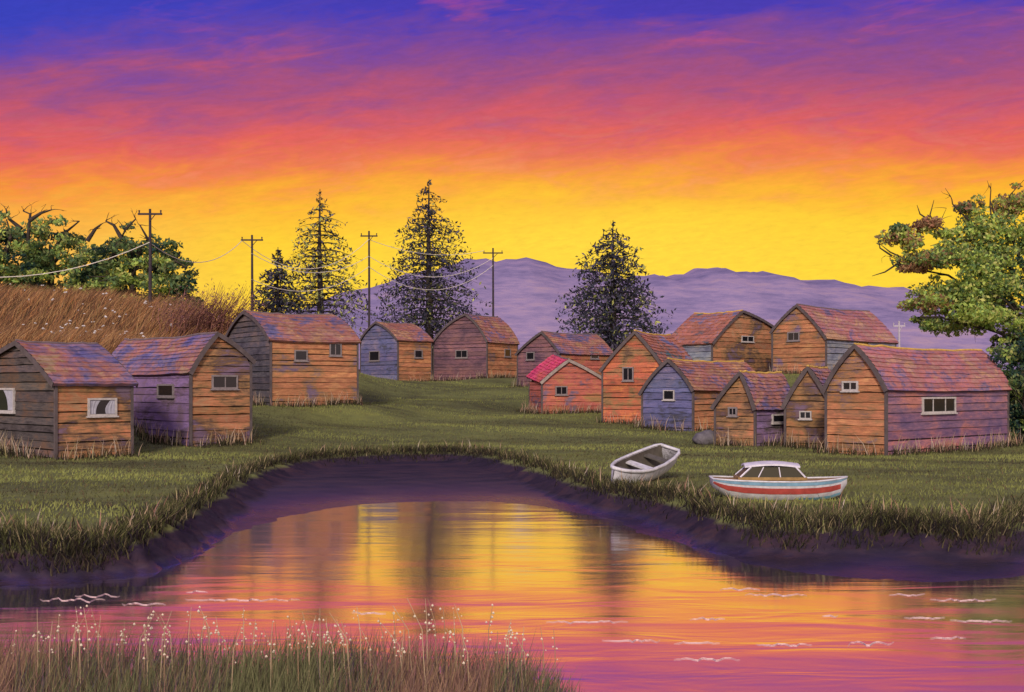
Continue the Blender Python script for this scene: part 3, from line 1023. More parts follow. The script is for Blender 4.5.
# ------------------------------------------------------------------ boulder
m_rock = plain('grey_stone', (.13, .12, .14, 1), .9, .4, 5)
bm = bmesh.new()
bmesh.ops.create_icosphere(bm, subdivisions=3, radius=1)
for v in bm.verts:
    k = 1 + .10 * math.sin(v.co.x * 3 + 1) * math.cos(v.co.y * 4) + .06 * math.sin(v.co.z * 7 + v.co.x * 5)
    v.co = Vector((v.co.x * .62 * k, v.co.y * .5 * k, max(v.co.z * k, -.6) * .38))
me = bpy.data.meshes.new('boulder'); bm.to_mesh(me); bm.free()
me.attributes.new('tint', 'FLOAT_COLOR', 'CORNER').data.foreach_set('color', [1.0] * (4 * len(me.loops)))
me.polygons.foreach_set('use_smooth', [True] * len(me.polygons)); me.materials.append(m_rock)
bo = bpy.data.objects.new('boulder', me); COL.objects.link(bo)
p = at(706, 436, 32.5 * S)
bo.location = (p.x, p.y, zt(p.x, p.y) + .2)
tag(bo, 'rounded grey boulder lying between the blue shed and narrow tan shed', 'boulder')

# ------------------------------------------------------------------ poles and wires
m_wire = plain('pale_cable', (.68, .64, .58, 1), .6, .1)
m_polepale = plain('pale_pole', (.42, .38, .46, 1), .8, .2)
POLES = []


def pole(px, ytop, d, label, arms=1, width=22, m=m_pole, yaw=0.0):
    D_ = d * S
    p = at(px, ytop, D_)
    zb = zt(p.x, p.y)
    root = thing('utility_pole', (p.x, p.y, zb), label, 'utility pole', 'poles along the wire', yaw)
    hgt = p.z - zb
    mb = MB(); mb.tube([(0, 0, -.4), (0.02, 0, hgt * .5), (0, 0, hgt)], [.13, .11, .085], 8); mb.build('pole', m, root, True)
    aw = width / F * D_ / 2
    za = hgt - 5 / F * D_
    mb = MB(); mb.box((-aw, -.06, za - .06), (aw, .06, za + .06)); ca = mb.build('crossarm', m, root)
    for s in (-1, 1):
        mb = MB(); mb.tube([(s * aw * .9, 0, za + .06), (s * aw * .9, 0, za + .26)], [.04, .06], 6); mb.build('insulator', m, ca)
    mb = MB(); mb.tube([(aw * .5, -.07, za), (.0, -.1, za - .55)], .03, 4); mb.build('brace', m, root)
    POLES.append((p, za + zb, aw))
    return root


pole(150, 209, 50, 'tall dark pole on the rough bank in front of the dark bushy trees', width=24)
pole(252, 235, 62, 'dark utility pole left of the small fir', width=22)
pole(369, 231, 70, 'dark utility pole standing between the two tallest firs', width=17)
pole(493, 248, 78, 'dark utility pole above the round shouldered mauve shed', width=20)
pole(899, 321, 62, 'short pale pole above the back roof by the big tree', width=12, m=m_polepale)


def wire(pts, sag, rad, label):
    mb = MB()
    line = []
    for i, (p, q) in enumerate(zip(pts[:-1], pts[1:])):
        n = 14
        for k in range(n + (1 if i == len(pts) - 2 else 0)):
            t = k / n
            r_ = p.lerp(q, t)
            r_.z -= sag[i] * 4 * t * (1 - t)
            line.append(r_)
    mb.tube(line, rad, 5)
    return tag(mb.build('power_line', m_wire), label, 'wire', 'wires strung along the poles')


def tip(i, s, dz=0):
    p, za, aw = POLES[i]
    return Vector((p.x + (s * aw * .9 if abs(dz) < .4 else 0), p.y - (0 if abs(dz) < .4 else .12), za + .25 + dz))


offL = at(-160, 245, 46 * S)
wire([offL, tip(0, -1, -2.2), tip(1, -1, -.3), tip(2, -1, -.6), tip(3, -1)], [2.2, 1.6, 2.6, .9], .028, 'uppermost pale wire strung between the four dark poles')
wire([tip(1, 1, -1.4), tip(2, 1, -2.2), tip(3, 1, -.8)], [1.6, 2.0], .030, 'middle sagging pale wire crossing in front of the firs')
wire([tip(1, 1, -3.6), tip(2, -1, -3.2), tip(3, -1, -1.6)], [1.6, 2.4], .030, 'lowest sagging pale wire crossing in front of the firs')

# ------------------------------------------------------------------ trees
m_leaf = leaf_mat('leaves', .45)
m_needle = leaf_mat('needles', .08, .8)


def leaf(mb, p, s, c, r, flat=.0, asp=.6):
    ax = Vector((r.gauss(0, 1), r.gauss(0, 1), r.gauss(0, 1) * (1 - flat))).normalized()
    b_ = ax.cross(Vector((r.gauss(0, 1), r.gauss(0, 1), r.gauss(0, 1)))).normalized()
    a_ = ax * s
    b_ = b_ * s * asp
    mb.face([p - a_, p - b_ * .8 + a_ * .1, p + a_, p + b_], c)


def fir(px, ytop, ybase_half, d, half_px, label, seed, n_wh=24, dens=1.0, droop=.35, lit=.05):
    r = random.Random(seed)
    D_ = d * S
    p = at(px, ytop, D_)
    zb = zt(p.x, p.y)
    hgt = p.z - zb
    root = thing('fir_tree', (p.x, p.y, zb), label, 'tree', 'firs behind the sheds')
    mb = MB(); mb.tube([(0, 0, -.4), (.05, 0, hgt * .35), (-.06, 0, hgt * .7), (0, 0, hgt)], [.42 * hgt / 16, .30 * hgt / 16, .16 * hgt / 16, .03], 8)
    cr = MB()
    zlow = H + (HY - ybase_half) / F * D_ - zb
    half = half_px * 1.3 / F * D_
    for k in range(n_wh):
        t = (k + r.uniform(-.3, .3)) / n_wh          # 0 at the top
        t = max(.0, t)
        z = hgt - .3 - (hgt - zlow) * t
        prof = (t ** .62) * (1 - .35 * max(0, t - .78) / .22)
        nb = 3 + int(7 * min(1, t * 2.2))
        for b_ in range(nb):
            if r.random() < .10:
                continue
            az = 2 * math.pi * (b_ + r.random()) / nb + k
            ln = max(.25, half * prof * r.uniform(.62, 1.12))
            dx_, dy_ = math.cos(az), math.sin(az)
            pts = []
            for i in range(5):
                u = i / 4
                pts.append(Vector((dx_ * ln * u, dy_ * ln * u, z - ln * droop * u * u + ln * .14 * u)))
            mb.tube([Vector((0, 0, z))] + pts[1:], [.05, .04, .03, .02, .01], 4, (1, 1, 1))
            m_ = int((6 + 11.5 * ln) * dens)
            for q in range(m_):
                u = r.random() ** .65
                i = min(3, int(u * 4)); w_ = u * 4 - i
                c_ = pts[i].lerp(pts[i + 1], w_)
                sp_ = .10 + .16 * ln * .35
                c_ = c_ + Vector((r.gauss(0, sp_), r.gauss(0, sp_), r.gauss(0, sp_ * .7) - r.random() * .32))
                s = r.uniform(.13, .32)
                g_ = r.uniform(.55, 1.6)
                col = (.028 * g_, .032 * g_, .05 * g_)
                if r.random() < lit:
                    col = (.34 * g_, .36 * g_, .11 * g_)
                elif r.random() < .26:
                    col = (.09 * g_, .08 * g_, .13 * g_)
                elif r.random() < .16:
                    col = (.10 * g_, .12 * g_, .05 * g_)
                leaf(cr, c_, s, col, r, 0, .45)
    mb.build('trunk', m_bark, root)
    cr.build('crown', m_needle, root)


fir(278, 247, 318, 72, 26, 'small dark fir, the shortest, beside the taller thin fir', 41, 12, .8)
fir(320, 189, 330, 78, 49, 'thin open fir with see through branches, second from left', 42, 22, .42, lit=.3)
fir(429, 179, 342, 84, 56, 'tallest dense fir standing behind the blue grey shed', 43, 27, .62)
fir(613, 220, 346, 74, 56, 'broad fir with purplish needles standing alone before the hills', 44, 22, .85)


def limb(mb, p, v, ln, rad, r, depth, tips, kink=.35, n=5, kids=3):
    pts = [p.copy()]
    d0 = v.normalized()
    for i in range(n):
        d0 = (d0 + Vector((r.gauss(0, kink), r.gauss(0, kink), r.gauss(0, kink) * .7)) * .5).normalized()
        pts.append(pts[-1] + d0 * ln / n)
    mb.tube(pts, [rad * (1 - .75 * i / n) for i in range(n + 1)], 6 if rad > .05 else 4)
    tips.append(pts[-1])
    if depth > 0:
        for q in range(kids):
            i = r.randint(2, n)
            side = Vector((r.gauss(0, 1), r.gauss(0, 1), r.gauss(.25, .6))).normalized()
            limb(mb, pts[i], (d0 * .6 + side * .9), ln * r.uniform(.45, .65), rad * .5, r, depth - 1, tips, kink, n, kids)


def clump(mb, c, rx, rz, n, s0, s1, pal, r, sun_=None):
    for _ in range(n):
        v = Vector((r.gauss(0, 1), r.gauss(0, 1), r.gauss(0, 1)))
        v = v.normalized() * (r.random() ** .45)
        p = c + Vector((v.x * rx, v.y * rx, v.z * rz))
        col = r.choice(pal)
        g_ = r.uniform(.7, 1.3)
        leaf(mb, p, r.uniform(s0, s1), (col[0] * g_, col[1] * g_, col[2] * g_), r, 0, .62)


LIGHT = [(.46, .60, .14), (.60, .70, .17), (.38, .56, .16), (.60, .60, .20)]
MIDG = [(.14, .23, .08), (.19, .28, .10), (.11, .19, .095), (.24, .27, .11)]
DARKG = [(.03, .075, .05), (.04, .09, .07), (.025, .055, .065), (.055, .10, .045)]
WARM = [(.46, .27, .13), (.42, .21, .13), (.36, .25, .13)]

# big tree at the right
r = random.Random(5)
Dt = 70 * S
Q2 = 2.0
p0 = at(1052, 440, Dt)
zb = zt(p0.x, p0.y)
tr_ = thing('broadleaf_tree', (p0.x, p0.y, zb), 'big spreading yellow green tree with bare twigs at the right edge', 'tree')
mb = MB(); tips = []
top_ = at(1030, 300, Dt) - Vector((p0.x, p0.y, zb))
mb.tube([(0, 0, -.3), (-.1, .1, 1.4), (.0, 0, 3.0), (top_.x * .6, .2, top_.z * .75), (top_.x, 0, top_.z), (top_.x - .3, 0, top_.z + 3.5)], [.75, .62, .55, .45, .32, .12], 9)
k_t = Dt / F


def T(px, y, dy=0.0):
    return Vector((at(px, y, Dt).x - p0.x, dy, at(px, y, Dt).z - zb))


limbs = [((1040, 330), (930, 232), .12, -.6), ((1036, 320), (905, 262), .10, .3), ((1034, 300), (950, 205), .10, -.3), ((1030, 280), (992, 200), .09, .2), ((1034, 270), (1060, 190), .09, 0),
         ((1040, 350), (915, 318), .11, -.8), ((1046, 330), (1120, 260), .11, .2), ((1046, 350), (1130, 320), .1, -.4), ((1040, 340), (980, 300), .1, -1.6), ((1040, 320), (990, 250), .1, 1.8)]
for (a_, b_, rad, dy_) in limbs:
    A, B = T(*a_), T(*b_, dy_ * Q2)
    pts = [A.lerp(B, i / 6) + Q2 * Vector((r.gauss(0, .10), r.gauss(0, .1), r.gauss(0, .10) + .28 * math.sin(math.pi * i / 6))) for i in range(7)]
    pts[0] = A; pts[-1] = B
    mb.tube(pts, [rad * Q2 * (1 - .7 * i / 6) for i in range(7)], 6)
    for i in (3, 4, 5, 6):
        limb(mb, pts[i], Vector((r.gauss(-.2, .8), r.gauss(0, .6), r.gauss(.5, .6))), r.uniform(1.4, 2.4), .06, r, 1, tips, .5, 4, 2)
# the bare twigs that stand clear of the leaves
for (a_, b_, c_) in [((935, 225), (930, 215), (934, 200)), ((960, 235), (928, 222), (905, 228)), ((932, 222), (920, 214), (917, 205)), ((918, 265), (890, 252), (880, 244)), ((900, 262), (885, 272), (872, 276)),
                     ((892, 256), (880, 248), (878, 236)), ((992, 225), (990, 205), (991, 183)), ((1008, 215), (1010, 195), (1024, 180)), ((955, 250), (925, 252), (905, 262)), ((975, 240), (950, 240), (930, 246))]:
    mb.tube([T(*a_), T(*b_), T(*c_)], [.10, .07, .024], 4)
mb.build('trunk', m_bark, tr_, True)
cr = MB()
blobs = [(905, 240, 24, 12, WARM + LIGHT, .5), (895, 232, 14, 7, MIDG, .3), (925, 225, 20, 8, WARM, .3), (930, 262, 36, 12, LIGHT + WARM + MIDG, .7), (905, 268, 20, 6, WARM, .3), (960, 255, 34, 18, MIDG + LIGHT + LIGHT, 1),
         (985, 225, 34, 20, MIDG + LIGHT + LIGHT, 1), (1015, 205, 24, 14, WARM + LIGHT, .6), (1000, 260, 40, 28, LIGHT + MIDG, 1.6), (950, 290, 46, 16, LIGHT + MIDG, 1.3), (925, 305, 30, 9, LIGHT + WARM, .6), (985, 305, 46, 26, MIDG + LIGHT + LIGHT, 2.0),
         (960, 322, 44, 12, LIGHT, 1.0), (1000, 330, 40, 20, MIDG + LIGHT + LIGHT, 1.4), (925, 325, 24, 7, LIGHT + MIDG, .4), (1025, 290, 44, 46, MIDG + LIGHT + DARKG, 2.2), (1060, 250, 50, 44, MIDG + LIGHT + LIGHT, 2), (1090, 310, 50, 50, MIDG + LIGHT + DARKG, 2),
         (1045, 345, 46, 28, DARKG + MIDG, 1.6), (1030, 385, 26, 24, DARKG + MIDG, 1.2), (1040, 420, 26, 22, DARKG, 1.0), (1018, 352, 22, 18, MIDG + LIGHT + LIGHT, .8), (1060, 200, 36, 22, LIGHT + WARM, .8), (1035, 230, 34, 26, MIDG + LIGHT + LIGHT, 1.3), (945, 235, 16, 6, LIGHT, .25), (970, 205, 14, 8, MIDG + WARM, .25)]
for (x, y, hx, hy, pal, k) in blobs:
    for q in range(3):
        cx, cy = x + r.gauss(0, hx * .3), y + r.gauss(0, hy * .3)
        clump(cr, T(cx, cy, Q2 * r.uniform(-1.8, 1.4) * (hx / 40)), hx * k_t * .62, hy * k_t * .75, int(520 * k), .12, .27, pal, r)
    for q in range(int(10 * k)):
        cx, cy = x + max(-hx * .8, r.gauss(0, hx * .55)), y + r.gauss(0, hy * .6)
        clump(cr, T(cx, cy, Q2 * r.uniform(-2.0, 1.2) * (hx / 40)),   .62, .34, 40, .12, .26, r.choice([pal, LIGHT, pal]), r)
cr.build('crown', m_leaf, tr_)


# shrub below the big tree, beside the big shed
p1 = at(1030, 445, 32.5 * S)
sh = thing('shrub', (p1.x, p1.y, zt(p1.x, p1.y)), 'tall leafy shrub beside the right end of the big shed', 'shrub')
mb = MB(); tips = []
for q in range(6):
    limb(mb, Vector((r.gauss(0, .2), r.gauss(0, .2), -.1)), Vector((r.gauss(0, .4), r.gauss(0, .4), 1)), 3.4, .07, r, 1, tips, .3, 5, 2)
mb.build('stems', m_bark, sh)
cr = MB()
for q in range(70):
    zz_ = r.uniform(.3, 4.3)
    w_ = .75 - .10 * abs(zz_ - 1.8)
    clump(cr, Vector((r.gauss(0, w_), r.gauss(0, w_), zz_)), .42, .36, 110, .06, .13, r.choice([DARKG, DARKG, MIDG, MIDG + LIGHT, DARKG + [(.06, .08, .14)]]), r)
cr.build('crown', m_leaf, sh)


# three bushy trees with dead branches on the left bank
def bank_tree(px, ytop, hx, d, label, seed, snags, ylow=300):
    r = random.Random(seed)
    D_ = d * S
    k_ = D_ / F
    p = at(px, ylow, D_)
    zb = zt(p.x, p.y)
    root = thing('bushy_tree', (p.x, p.y, zb), label, 'tree', 'bushy trees on the rough bank')
    Q = lambda x, y, dy=0: Vector((at(x, y, D_).x - p.x, dy, at(x, y, D_).z - zb))
    mb = MB(); tips = []
    ct = Q(px, (ytop + ylow) / 2)
    mb.tube([(0, 0, -.4), (ct.x + .1, 0, ct.z), (ct.x, 0, ct.z + 1.2)], [.34, .22, .1], 7)
    for q in range(6):
        limb(mb, Vector((0, 0, ct.z * r.uniform(.4, 1))), Vector((r.gauss(0, 1), r.gauss(0, .8), .8)), 2.6, .12, r, 1, tips, .35, 5, 2)
    for sn in snags:
        pts = [Q(x, y, -.5) for x, y in sn]
        mb.tube(pts, [.17 * (1 - .8 * i / (len(pts) - 1)) + .02 for i in range(len(pts))], 5)
        for i in range(max(1, len(pts) - 3), len(pts)):
            for q in range(2):
                limb(mb, pts[i], Vector((r.gauss(0, .9), r.gauss(0, .4), r.gauss(.6, .5))), r.uniform(.5, 1.0), .035, r, 1, tips, .5, 4, 1)
    mb.build('trunk', m_bark, root, True)
    cr = MB()
    z0_ = Q(px, ylow + 14).z
    z1_ = Q(px, ytop).z
    w_ = hx * k_
    for q in range(225):
        u = r.uniform(-1, 1)
        lim = max(.12, 1 - abs(u) ** 3.4)
        z = z0_ + (z1_ - z0_) * lim * r.random() * r.uniform(.75, 1.05)
        c_ = Vector((u * w_, r.gauss(0, 1.0), z))
        pal = r.choice([MIDG, MIDG, DARKG, MIDG + LIGHT, MIDG + LIGHT, LIGHT, MIDG])
        clump(cr, c_, .75, .42, 60, .10, .24, pal, r)
    cr.build('crown', m_leaf, root)


bank_tree(-26, 216, 88, 57, 'dark bushy tree with dead limbs cut by the left edge', 61, [[(6, 260), (14, 238), (10, 222)], [(14, 240), (4, 232), (-8, 228)]])
bank_tree(50, 220, 70, 58, 'bushy green tree with thick forked dead snag second from left', 62, [[(30, 262), (31, 235), (33, 215), (26, 212)], [(32, 222), (44, 214), (54, 211)], [(24, 230), (12, 220), (9, 211)], [(55, 255), (65, 236), (82, 222)]])
bank_tree(132, 226, 66, 56, 'bushy green tree with twisted bare branches just behind the tall pole', 63, [[(113, 262), (121, 244), (128, 230), (138, 220)], [(124, 240), (116, 226), (108, 222)], [(140, 255), (150, 240), (142, 226)], [(150, 272), (165, 264), (178, 262), (188, 268)], [(90, 242), (98, 230), (104, 225)]])

# ------------------------------------------------------------------ grasses
m_grass = leaf_mat('grass_blades', .25, .8)
rng = np.random.default_rng(8)


def blades(name, pts, hts, wid, cols, lean=(0, 0), jit=.35, label=None, extra=None, kind='stuff', bend=.25):
    """one mesh of bent two-segment blades; pts (n,3), hts (n,), cols (n,3)"""
    n = len(pts)
    az = rng.uniform(0, 2 * math.pi, n)
    wv = np.stack([np.cos(az), np.sin(az) * .4, np.zeros(n)], 1) * (wid * np.ones(n))[:, None] * .5
    ln = np.stack([rng.normal(lean[0], jit, n), rng.normal(lean[1], jit, n), np.zeros(n)], 1)
    midp = pts + np.stack([np.zeros(n), np.zeros(n), hts * .55], 1) + ln * hts[:, None] * .30
    tipp = pts + np.stack([np.zeros(n), np.zeros(n), hts], 1) + ln * hts[:, None] * (.6 + bend)
    v = np.stack([pts - wv, pts + wv, midp + wv * .7, midp - wv * .7, tipp], 1).reshape(-1, 3)
    i = np.arange(n)[:, None] * 5
    me = bpy.data.meshes.new(name)
    faces = np.concatenate([(i + np.array([[0, 1, 2, 3]])), ], 1)
    tris = i + np.array([[3, 2, 4]])
    me.vertices.add(len(v))
    me.vertices.foreach_set('co', v.astype(np.float32).ravel())
    loops = np.concatenate([faces, tris], 1).ravel()
    me.loops.add(len(loops))
    me.loops.foreach_set('vertex_index', loops.astype(np.int32))
    me.polygons.add(2 * n)
    stt = np.stack([np.arange(n) * 7, np.arange(n) * 7 + 4], 1).ravel()
    me.polygons.foreach_set('loop_start', stt.astype(np.int32))
    me.update(calc_edges=True)
    c4 = np.ones((n, 7, 4), np.float32)
    c4[:, :, :3] = cols[:, None, :]
    at_ = me.attributes.new('tint', 'FLOAT_COLOR', 'CORNER')
    at_.data.foreach_set('color', c4.ravel())
    me.materials.append(m_grass)
    o = bpy.data.objects.new(name, me)
    COL.objects.link(o)
    tag(o, label, None, None, kind)
    return o


def inside_sheds(X, Y):
    ok = np.zeros(X.shape, bool)
    for (_, c, ug, us, G, L) in SHEDS:
        a_ = (X - c.x) * ug.x + (Y - c.y) * ug.y
        b_ = (X - c.x) * us.x + (Y - c.y) * us.y
        ok |= (a_ > -.05) & (a_ < G + .05) & (b_ > -.05) & (b_ < L + .05)
    return ok


def in_boats(X, Y):
    ok = ((X - pc.x) / (Lc * .52)) ** 2 + ((Y - pc.y) / .46) ** 2 < 1
    ux, uy = dirb.x, dirb.y
    a_ = (X - mid_.x) * ux + (Y - mid_.y) * uy
    b_ = -(X - mid_.x) * uy + (Y - mid_.y) * ux
    return ok | ((a_ / (Lr * .53)) ** 2 + (b_ / .55) ** 2 < 1)


def pick(cols, n, var=.25):
    cols = np.array(cols)
    c = cols[rng.integers(0, len(cols), n)]
    return c * rng.uniform(1 - var, 1 + var, (n, 1))


# turf over the whole near shore
n = 260000
Dd = np.sqrt(rng.uniform(17 ** 2, 84 ** 2, n)) * .0 + rng.uniform(0, 1, n) ** .75 * 68 + 17
tt = rng.uniform(-.56, .56, n)
X, Y = tt * Dd, Dd
keep = (sdist(X, Y, FAR) > .05) & ~inside_sheds(X, Y) & ~in_boats(X, Y)
X, Y = X[keep], Y[keep]
Z = terrain(X, Y)
keep = (Z > .36)
X, Y, Z = X[keep], Y[keep], Z[keep]
n = len(X)
patch = 1.6 * vnoise(X * .45, Y * 1.3, .30, 1.0) + .7 * vnoise(X * .6, Y, .8, 7.0) + rng.normal(0, .26, n)
pc_ = np.clip((patch + 1.1) / 2.2, 0, 1)[:, None]
cA, cB, cC = np.array([.060, .052, .034]), np.array([.165, .18, .065]), np.array([.30, .33, .10])
cols = np.where(pc_ < .5, cA + (cB - cA) * pc_ * 2, cB + (cC - cB) * (pc_ - .5) * 2)
brown = rng.random(n) < .07
cols[brown] = pick([(.16, .11, .06), (.12, .08, .05)], brown.sum())
hts = rng.uniform(.05, .16, n) * (1 + .5 * pc_[:, 0])
blades('grass', np.stack([X, Y, Z - .02], 1), hts * .62, .032, cols, (.15, 0), .5)

# ragged fringe of longer grass along the bank edge
n = 26000
seg = FAR[1:-1]
k = rng.integers(0, len(seg) - 1, n)
t = rng.random(n)
base_pts = seg[k] * (1 - t[:, None]) + seg[k + 1] * t[:, None]
off = rng.normal(.12, .25, n)
X, Y = base_pts[:, 0] + rng.normal(0, .1, n), base_pts[:, 1] + off
Z = terrain(X, Y)
keep = (Z > .30) & (np.abs(X / Y) < .6) & ~in_boats(X, Y)
X, Y, Z = X[keep], Y[keep], Z[keep]
n = len(X)
cols = pick([(.08, .085, .035), (.11, .12, .045), (.17, .18, .06), (.05, .05, .03), (.32, .26, .15)], n, .35)
blades('bank_grass', np.stack([X, Y, Z - .03], 1), rng.uniform(.10, .34, n), .022, cols, (.1, -.15), .45)

n = 30000
k = rng.integers(0, len(seg) - 1, n)
t = rng.random(n)
base_pts = seg[k] * (1 - t[:, None]) + seg[k + 1] * t[:, None]
X, Y = base_pts[:, 0] + rng.normal(0, .15, n), base_pts[:, 1] - rng.exponential(.28, n)
Z = terrain(X, Y)
keep = (Z > .10) & (np.abs(X / Y) < .6) & ~in_boats(X, Y) & (vnoise(X, Y, 1.3, 4.0) + rng.normal(0, .5, n) > -.25)
X, Y, Z = X[keep], Y[keep], Z[keep]
n = len(X)
cols = pick([(.030, .030, .022), (.045, .042, .026), (.05, .035, .035), (.03, .024, .035), (.09, .075, .04)], n, .35)
blades('bank_tussocks', np.stack([X, Y, Z - .03], 1), rng.uniform(.10, .30, n), .028, cols, (.1, -.5), .5)

# sparse pale dry stalks: along the bank and at the feet of the sheds
P_, Hh, Cc = [], [], []
for q in range(430):
    k = rng.integers(0, len(seg) - 1)
    t = rng.random()
    x, y = seg[k] * (1 - t) + seg[k + 1] * t
    y += abs(rng.normal(.2, .5))
    if abs(x / y) > .56:
        continue
    P_.append((x + rng.normal(0, .1), y)); Hh.append(rng.uniform(.25, .55))
for (_, c, ug, us, G, L) in SHEDS[:13]:
    for (u, ln, nrm_) in ((ug, G, -us), (us, L, -ug)):
        nn = int(ln * 13)
        for q in range(nn):
            if rng.random() < .25:
                continue
            cen = rng.random()
            p = c + u * (ln * cen) + nrm_ * rng.uniform(.15, .7)
            for j in range(rng.integers(1, 4)):
                P_.append((p.x + rng.normal(0, .12), p.y + rng.normal(0, .08))); Hh.append(rng.uniform(.3, .95))
P_ = np.array(P_); Hh = np.array(Hh)
ok = ~inside_sheds(P_[:, 0], P_[:, 1]) & ~in_boats(P_[:, 0], P_[:, 1])
P_, Hh = P_[ok], Hh[ok]
Z = terrain(P_[:, 0], P_[:, 1])
ok = Z > .38
P_, Hh, Z = P_[ok], Hh[ok], Z[ok]
cols = pick([(.50, .37, .26), (.42, .30, .20), (.34, .28, .15), (.52, .44, .36), (.36, .2, .15)], len(P_), .3)
blades('dry_stalks', np.column_stack([P_, Z - .03]), Hh, .032, cols, (.05, 0), .28)
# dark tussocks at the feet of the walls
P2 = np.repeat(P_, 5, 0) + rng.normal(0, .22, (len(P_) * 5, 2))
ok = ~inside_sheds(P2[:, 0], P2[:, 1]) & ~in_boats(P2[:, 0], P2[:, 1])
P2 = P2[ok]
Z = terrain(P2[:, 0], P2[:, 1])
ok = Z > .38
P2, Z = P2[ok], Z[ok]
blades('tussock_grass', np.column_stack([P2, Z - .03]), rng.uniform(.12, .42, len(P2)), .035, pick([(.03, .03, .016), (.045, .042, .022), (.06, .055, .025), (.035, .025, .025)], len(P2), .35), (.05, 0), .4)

# long brown wind-blown grass on the left bank
n = 36000
Dd = rng.uniform(47, 79, n)
pxs = rng.uniform(-120, 232, n)
X, Y = (pxs - 512) / F * Dd, Dd
keep = ~inside_sheds(X, Y)
X, Y, pxs = X[keep], Y[keep], pxs[keep]
Z = terrain(X, Y)
keep = Z > 2.3
X, Y, Z, pxs = X[keep], Y[keep], Z[keep], pxs[keep]
n = len(X)
cols = pick([(.32, .17, .08), (.42, .24, .10), (.22, .13, .07), (.58, .36, .17), (.10, .06, .04), (.48, .22, .09), (.30, .15, .09)], n, .3)
blades('long_grass', np.stack([X, Y, Z - .05], 1), rng.uniform(.5, 1.35, n), .05, cols, (.75, -.1), .28, bend=.35)

# white flower heads over the long grass
mb = MB()
r = random.Random(17)
m_flower = plain('white_petals', (.75, .72, .70, 1), .7, .1)
for q in range(75):
    px_ = min(172, max(-10, r.gauss(85, 55)))
    D_ = r.uniform(58, 74)
    x = (px_ - 512) / F * D_
    z = zt(x, D_) + r.uniform(.7, 1.35)
    s = r.uniform(.04, .10)
    for j in range(2):
        o_ = Vector((x + r.gauss(0, s * .6), D_ - .3 + r.gauss(0, s), z + r.gauss(0, s * .4)))
        bmv = [Vector((s, 0, 0)), Vector((-s, 0, 0)), Vector((0, s, 0)), Vector((0, -s, 0)), Vector((0, 0, s * .7)), Vector((0, 0, -s * .7))]
        mb.add([o_ + v for v in bmv], [(0, 2, 4), (2, 1, 4), (1, 3, 4), (3, 0, 4), (2, 0, 5), (1, 2, 5), (3, 1, 5), (0, 3, 5)])
tag(mb.build('wildflowers', m_flower), None, None, None, 'stuff')

# reddish shrubs of thin canes where the bank drops
for i, (px_, d_, hh, lab) in enumerate([(184, 47, 3.0, 'reddish brown thicket of thin canes right of the tall pole'), (214, 48, 3.4, 'mauve brown feathery canes leaning over the ochre gable roof')]):
    D_ = d_ * S
    x = (px_ - 512) / F * D_
    zb = zt(x, D_)
    root = thing('cane_thicket', (x, D_, zb), lab, 'shrub', 'reddish cane thickets')
    mb, lf = MB(), MB()
    r = random.Random(70 + i)
    for q in range(150):
        b0 = Vector((r.gauss(0, .9), r.gauss(0, .6), -.1))
        ln = hh * r.uniform(.55, 1.15)
        v = Vector((.35 + r.gauss(0, .28), r.gauss(0, .2), 1)).normalized()
        pts = [b0, b0 + v * ln * .5, b0 + v * ln + Vector((ln * .14, 0, -.05))]
        g_ = r.uniform(.6, 1.5)
        c_ = (.24 * g_, .11 * g_, .09 * g_)
        mb.tube(pts, [.028, .02, .008], 3, c_)
        for j in range(10):
            u = r.uniform(.3, 1.05)
            p = b0 + v * ln * u + Vector((r.gauss(0, .1), r.gauss(0, .1), r.gauss(0, .08)))
            c2 = r.choice([(.32, .15, .12), (.24, .12, .15), (.42, .23, .12), (.18, .11, .10)])
            leaf(lf, p, r.uniform(.05, .12), tuple(k * g_ for k in c2), r, 0, .3)
    mb.build('canes', m_grass, root)
    lf.build('leaves', m_grass, root)

# ------------------------------------------------------------------ reed bed in front
n = 27000
Dd = rng.uniform(6.5, 11.2, n)
pxs = rng.uniform(-60, 640, n)
X, Y = (pxs - 512) / F * Dd, Dd
s2 = -sdist(X, Y, NEAR)
keep = (s2 > -.10) & (rng.random(n) < np.clip((630 - pxs) / 90, .12, 1))
X, Y, pxs = X[keep], Y[keep], pxs[keep]
Z = np.maximum(terrain(X, Y), -.1)
n = len(X)
band_ = vnoise(X, Y * .3, 1.1, 2.0)
cols = pick([(.17, .15, .08), (.26, .21, .11), (.10, .085, .07), (.15, .18, .08), (.30, .17, .14), (.10, .075, .10)], n, .35)
cols[(band_ > .25)] = pick([(.15, .17, .075), (.23, .23, .11), (.13, .12, .07)], int((band_ > .25).sum()), .3)
cols[(band_ < -.35)] = pick([(.30, .17, .13), (.34, .23, .13), (.20, .12, .11)], int((band_ < -.35).sum()), .3)
ht = rng.uniform(.28, .66, n) * np.clip((660 - pxs) / 140, .45, 1)
blades('reeds', np.stack([X, Y, Z - .05], 1), ht, .012, cols, (.12, 0), .22)

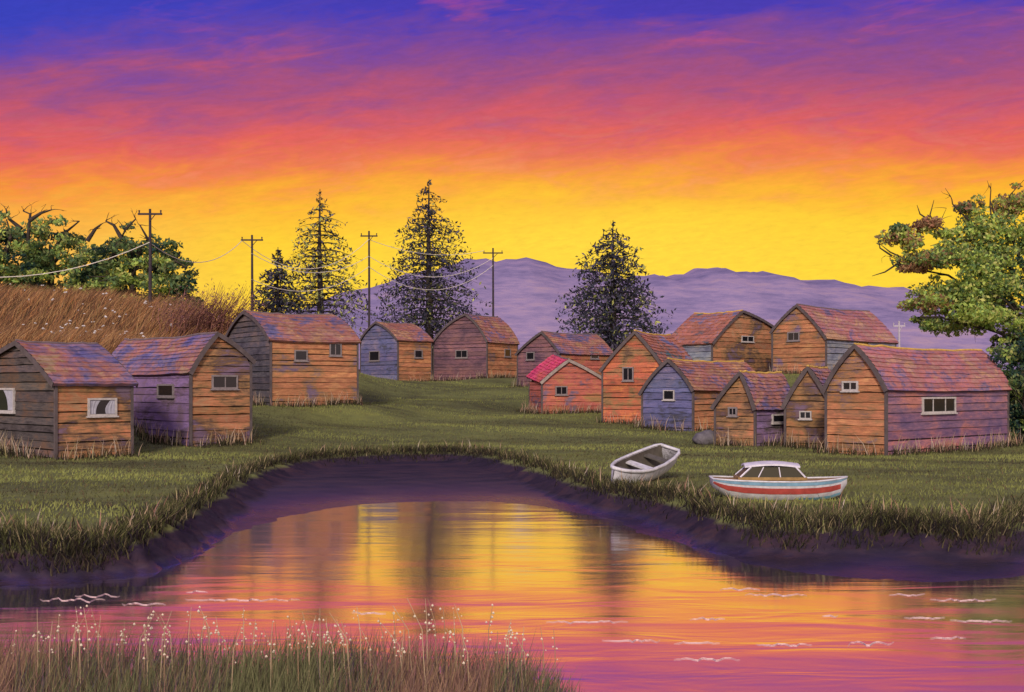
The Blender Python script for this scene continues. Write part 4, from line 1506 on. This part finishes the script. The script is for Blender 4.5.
# pale stalks with white seed heads standing out of the reed bed
r = random.Random(23)
m_stalk = plain('pale_stalk', (.50, .42, .30, 1), .7, .2)
REEDS = [12, 30, 48, 58, 64, 74, 90, 97, 102, 110, 122, 131, 141, 149, 156, 164, 171, 187, 199, 210, 221, 233, 244, 252, 262, 270, 276, 288, 300, 312, 320, 329, 338, 348, 352, 363, 375, 386, 396,
         401, 412, 419, 432, 440, 446, 455, 461, 472, 486, 497, 503, 512, 521, 531, 545, 556, 38, 82, 178, 226, 306, 358, 428, 468, 508, 120, 215, 292]
for q, px_ in enumerate(REEDS):
    D_ = r.uniform(9.3, 10.6)
    x = (px_ - 512) / F * D_
    zb = max(zt(x, D_), -.05)
    ytop = r.uniform(604, 634) if px_ < 520 else r.uniform(622, 650)
    if 425 < px_ < 450:
        ytop = r.uniform(597, 606)
    z1 = H + (HY - ytop) / F * D_ - zb
    mb = MB()
    bx = r.gauss(0, .10)
    pts = [Vector((0, 0, -.05)), Vector((bx * .3, 0, z1 * .4)), Vector((bx * .4, 0, z1 * .75)), Vector((bx, 0, z1))]
    mb.tube(pts, [.0042, .004, .0035, .002], 4, (1, .9, .8) if r.random() < .6 else (.75, .6, .5))
    for j in range(r.randint(2, 8)):
        u = r.uniform(.62, 1.0)
        s = r.uniform(.006, .014)
        o_ = Vector((bx * u ** 2 + r.gauss(0, .02), r.gauss(0, .02), z1 * u + (.01 if u > .97 else 0)))
        bmv = [Vector((s, 0, 0)), Vector((-s, 0, 0)), Vector((0, s, 0)), Vector((0, -s, 0)), Vector((0, 0, s * 1.4)), Vector((0, 0, -s))]
        mb.add([o_ + v for v in bmv], [(0, 2, 4), (2, 1, 4), (1, 3, 4), (3, 0, 4), (2, 0, 5), (1, 2, 5), (3, 1, 5), (0, 3, 5)], (1.5, 1.55, 1.65))
    o = mb.build('reed_stalk', m_stalk)
    o.location = (x, D_, zb)
    tag(o, 'thin pale reed stalk with white seed dots in the foreground reed bed', 'reed', 'pale reed stalks in the foreground')

# ------------------------------------------------------------------ thin pale crests on the water
m_foam = plain('pale_foam', (.62, .45, .46, 1), .6, .1)
r = random.Random(31)
mb = MB()
for (x0, x1, y, am) in [(40, 105, 600, 5), (75, 120, 596, 4), (122, 166, 604, 3), (186, 208, 592, 2), (352, 386, 613, 2), (720, 760, 589, 3), (745, 807, 595, 3), (889, 925, 595, 2), (930, 996, 600, 3), (822, 838, 616, 2),
                        (904, 945, 618, 2), (950, 1012, 621, 2), (546, 628, 622, 2), (690, 725, 619, 2), (602, 660, 641, 3), (674, 720, 643, 2), (756, 812, 645, 2), (848, 894, 643, 8), (930, 966, 638, 3), (674, 740, 659, 5), (185, 300, 600, 2)]:
    pts = []
    n = max(6, int((x1 - x0) / 3))
    ph = r.random() * 6
    for i in range(n + 1):
        t = i / n
        yy_ = y + am * .35 * math.sin(ph + t * n * .9) * r.uniform(.3, 1) + r.gauss(0, .4)
        D_ = H * F / (yy_ - HY)
        xx = (x0 + (x1 - x0) * t - 512) / F * D_
        pts.append(Vector((xx, D_, .006)))
    mb.tube(pts, [.0015 + .0035 * math.sin(math.pi * min(1, max(0, i / n))) for i in range(n + 1)], 5)
tag(mb.build('foam_ripples', m_foam), None, None, None, 'stuff')
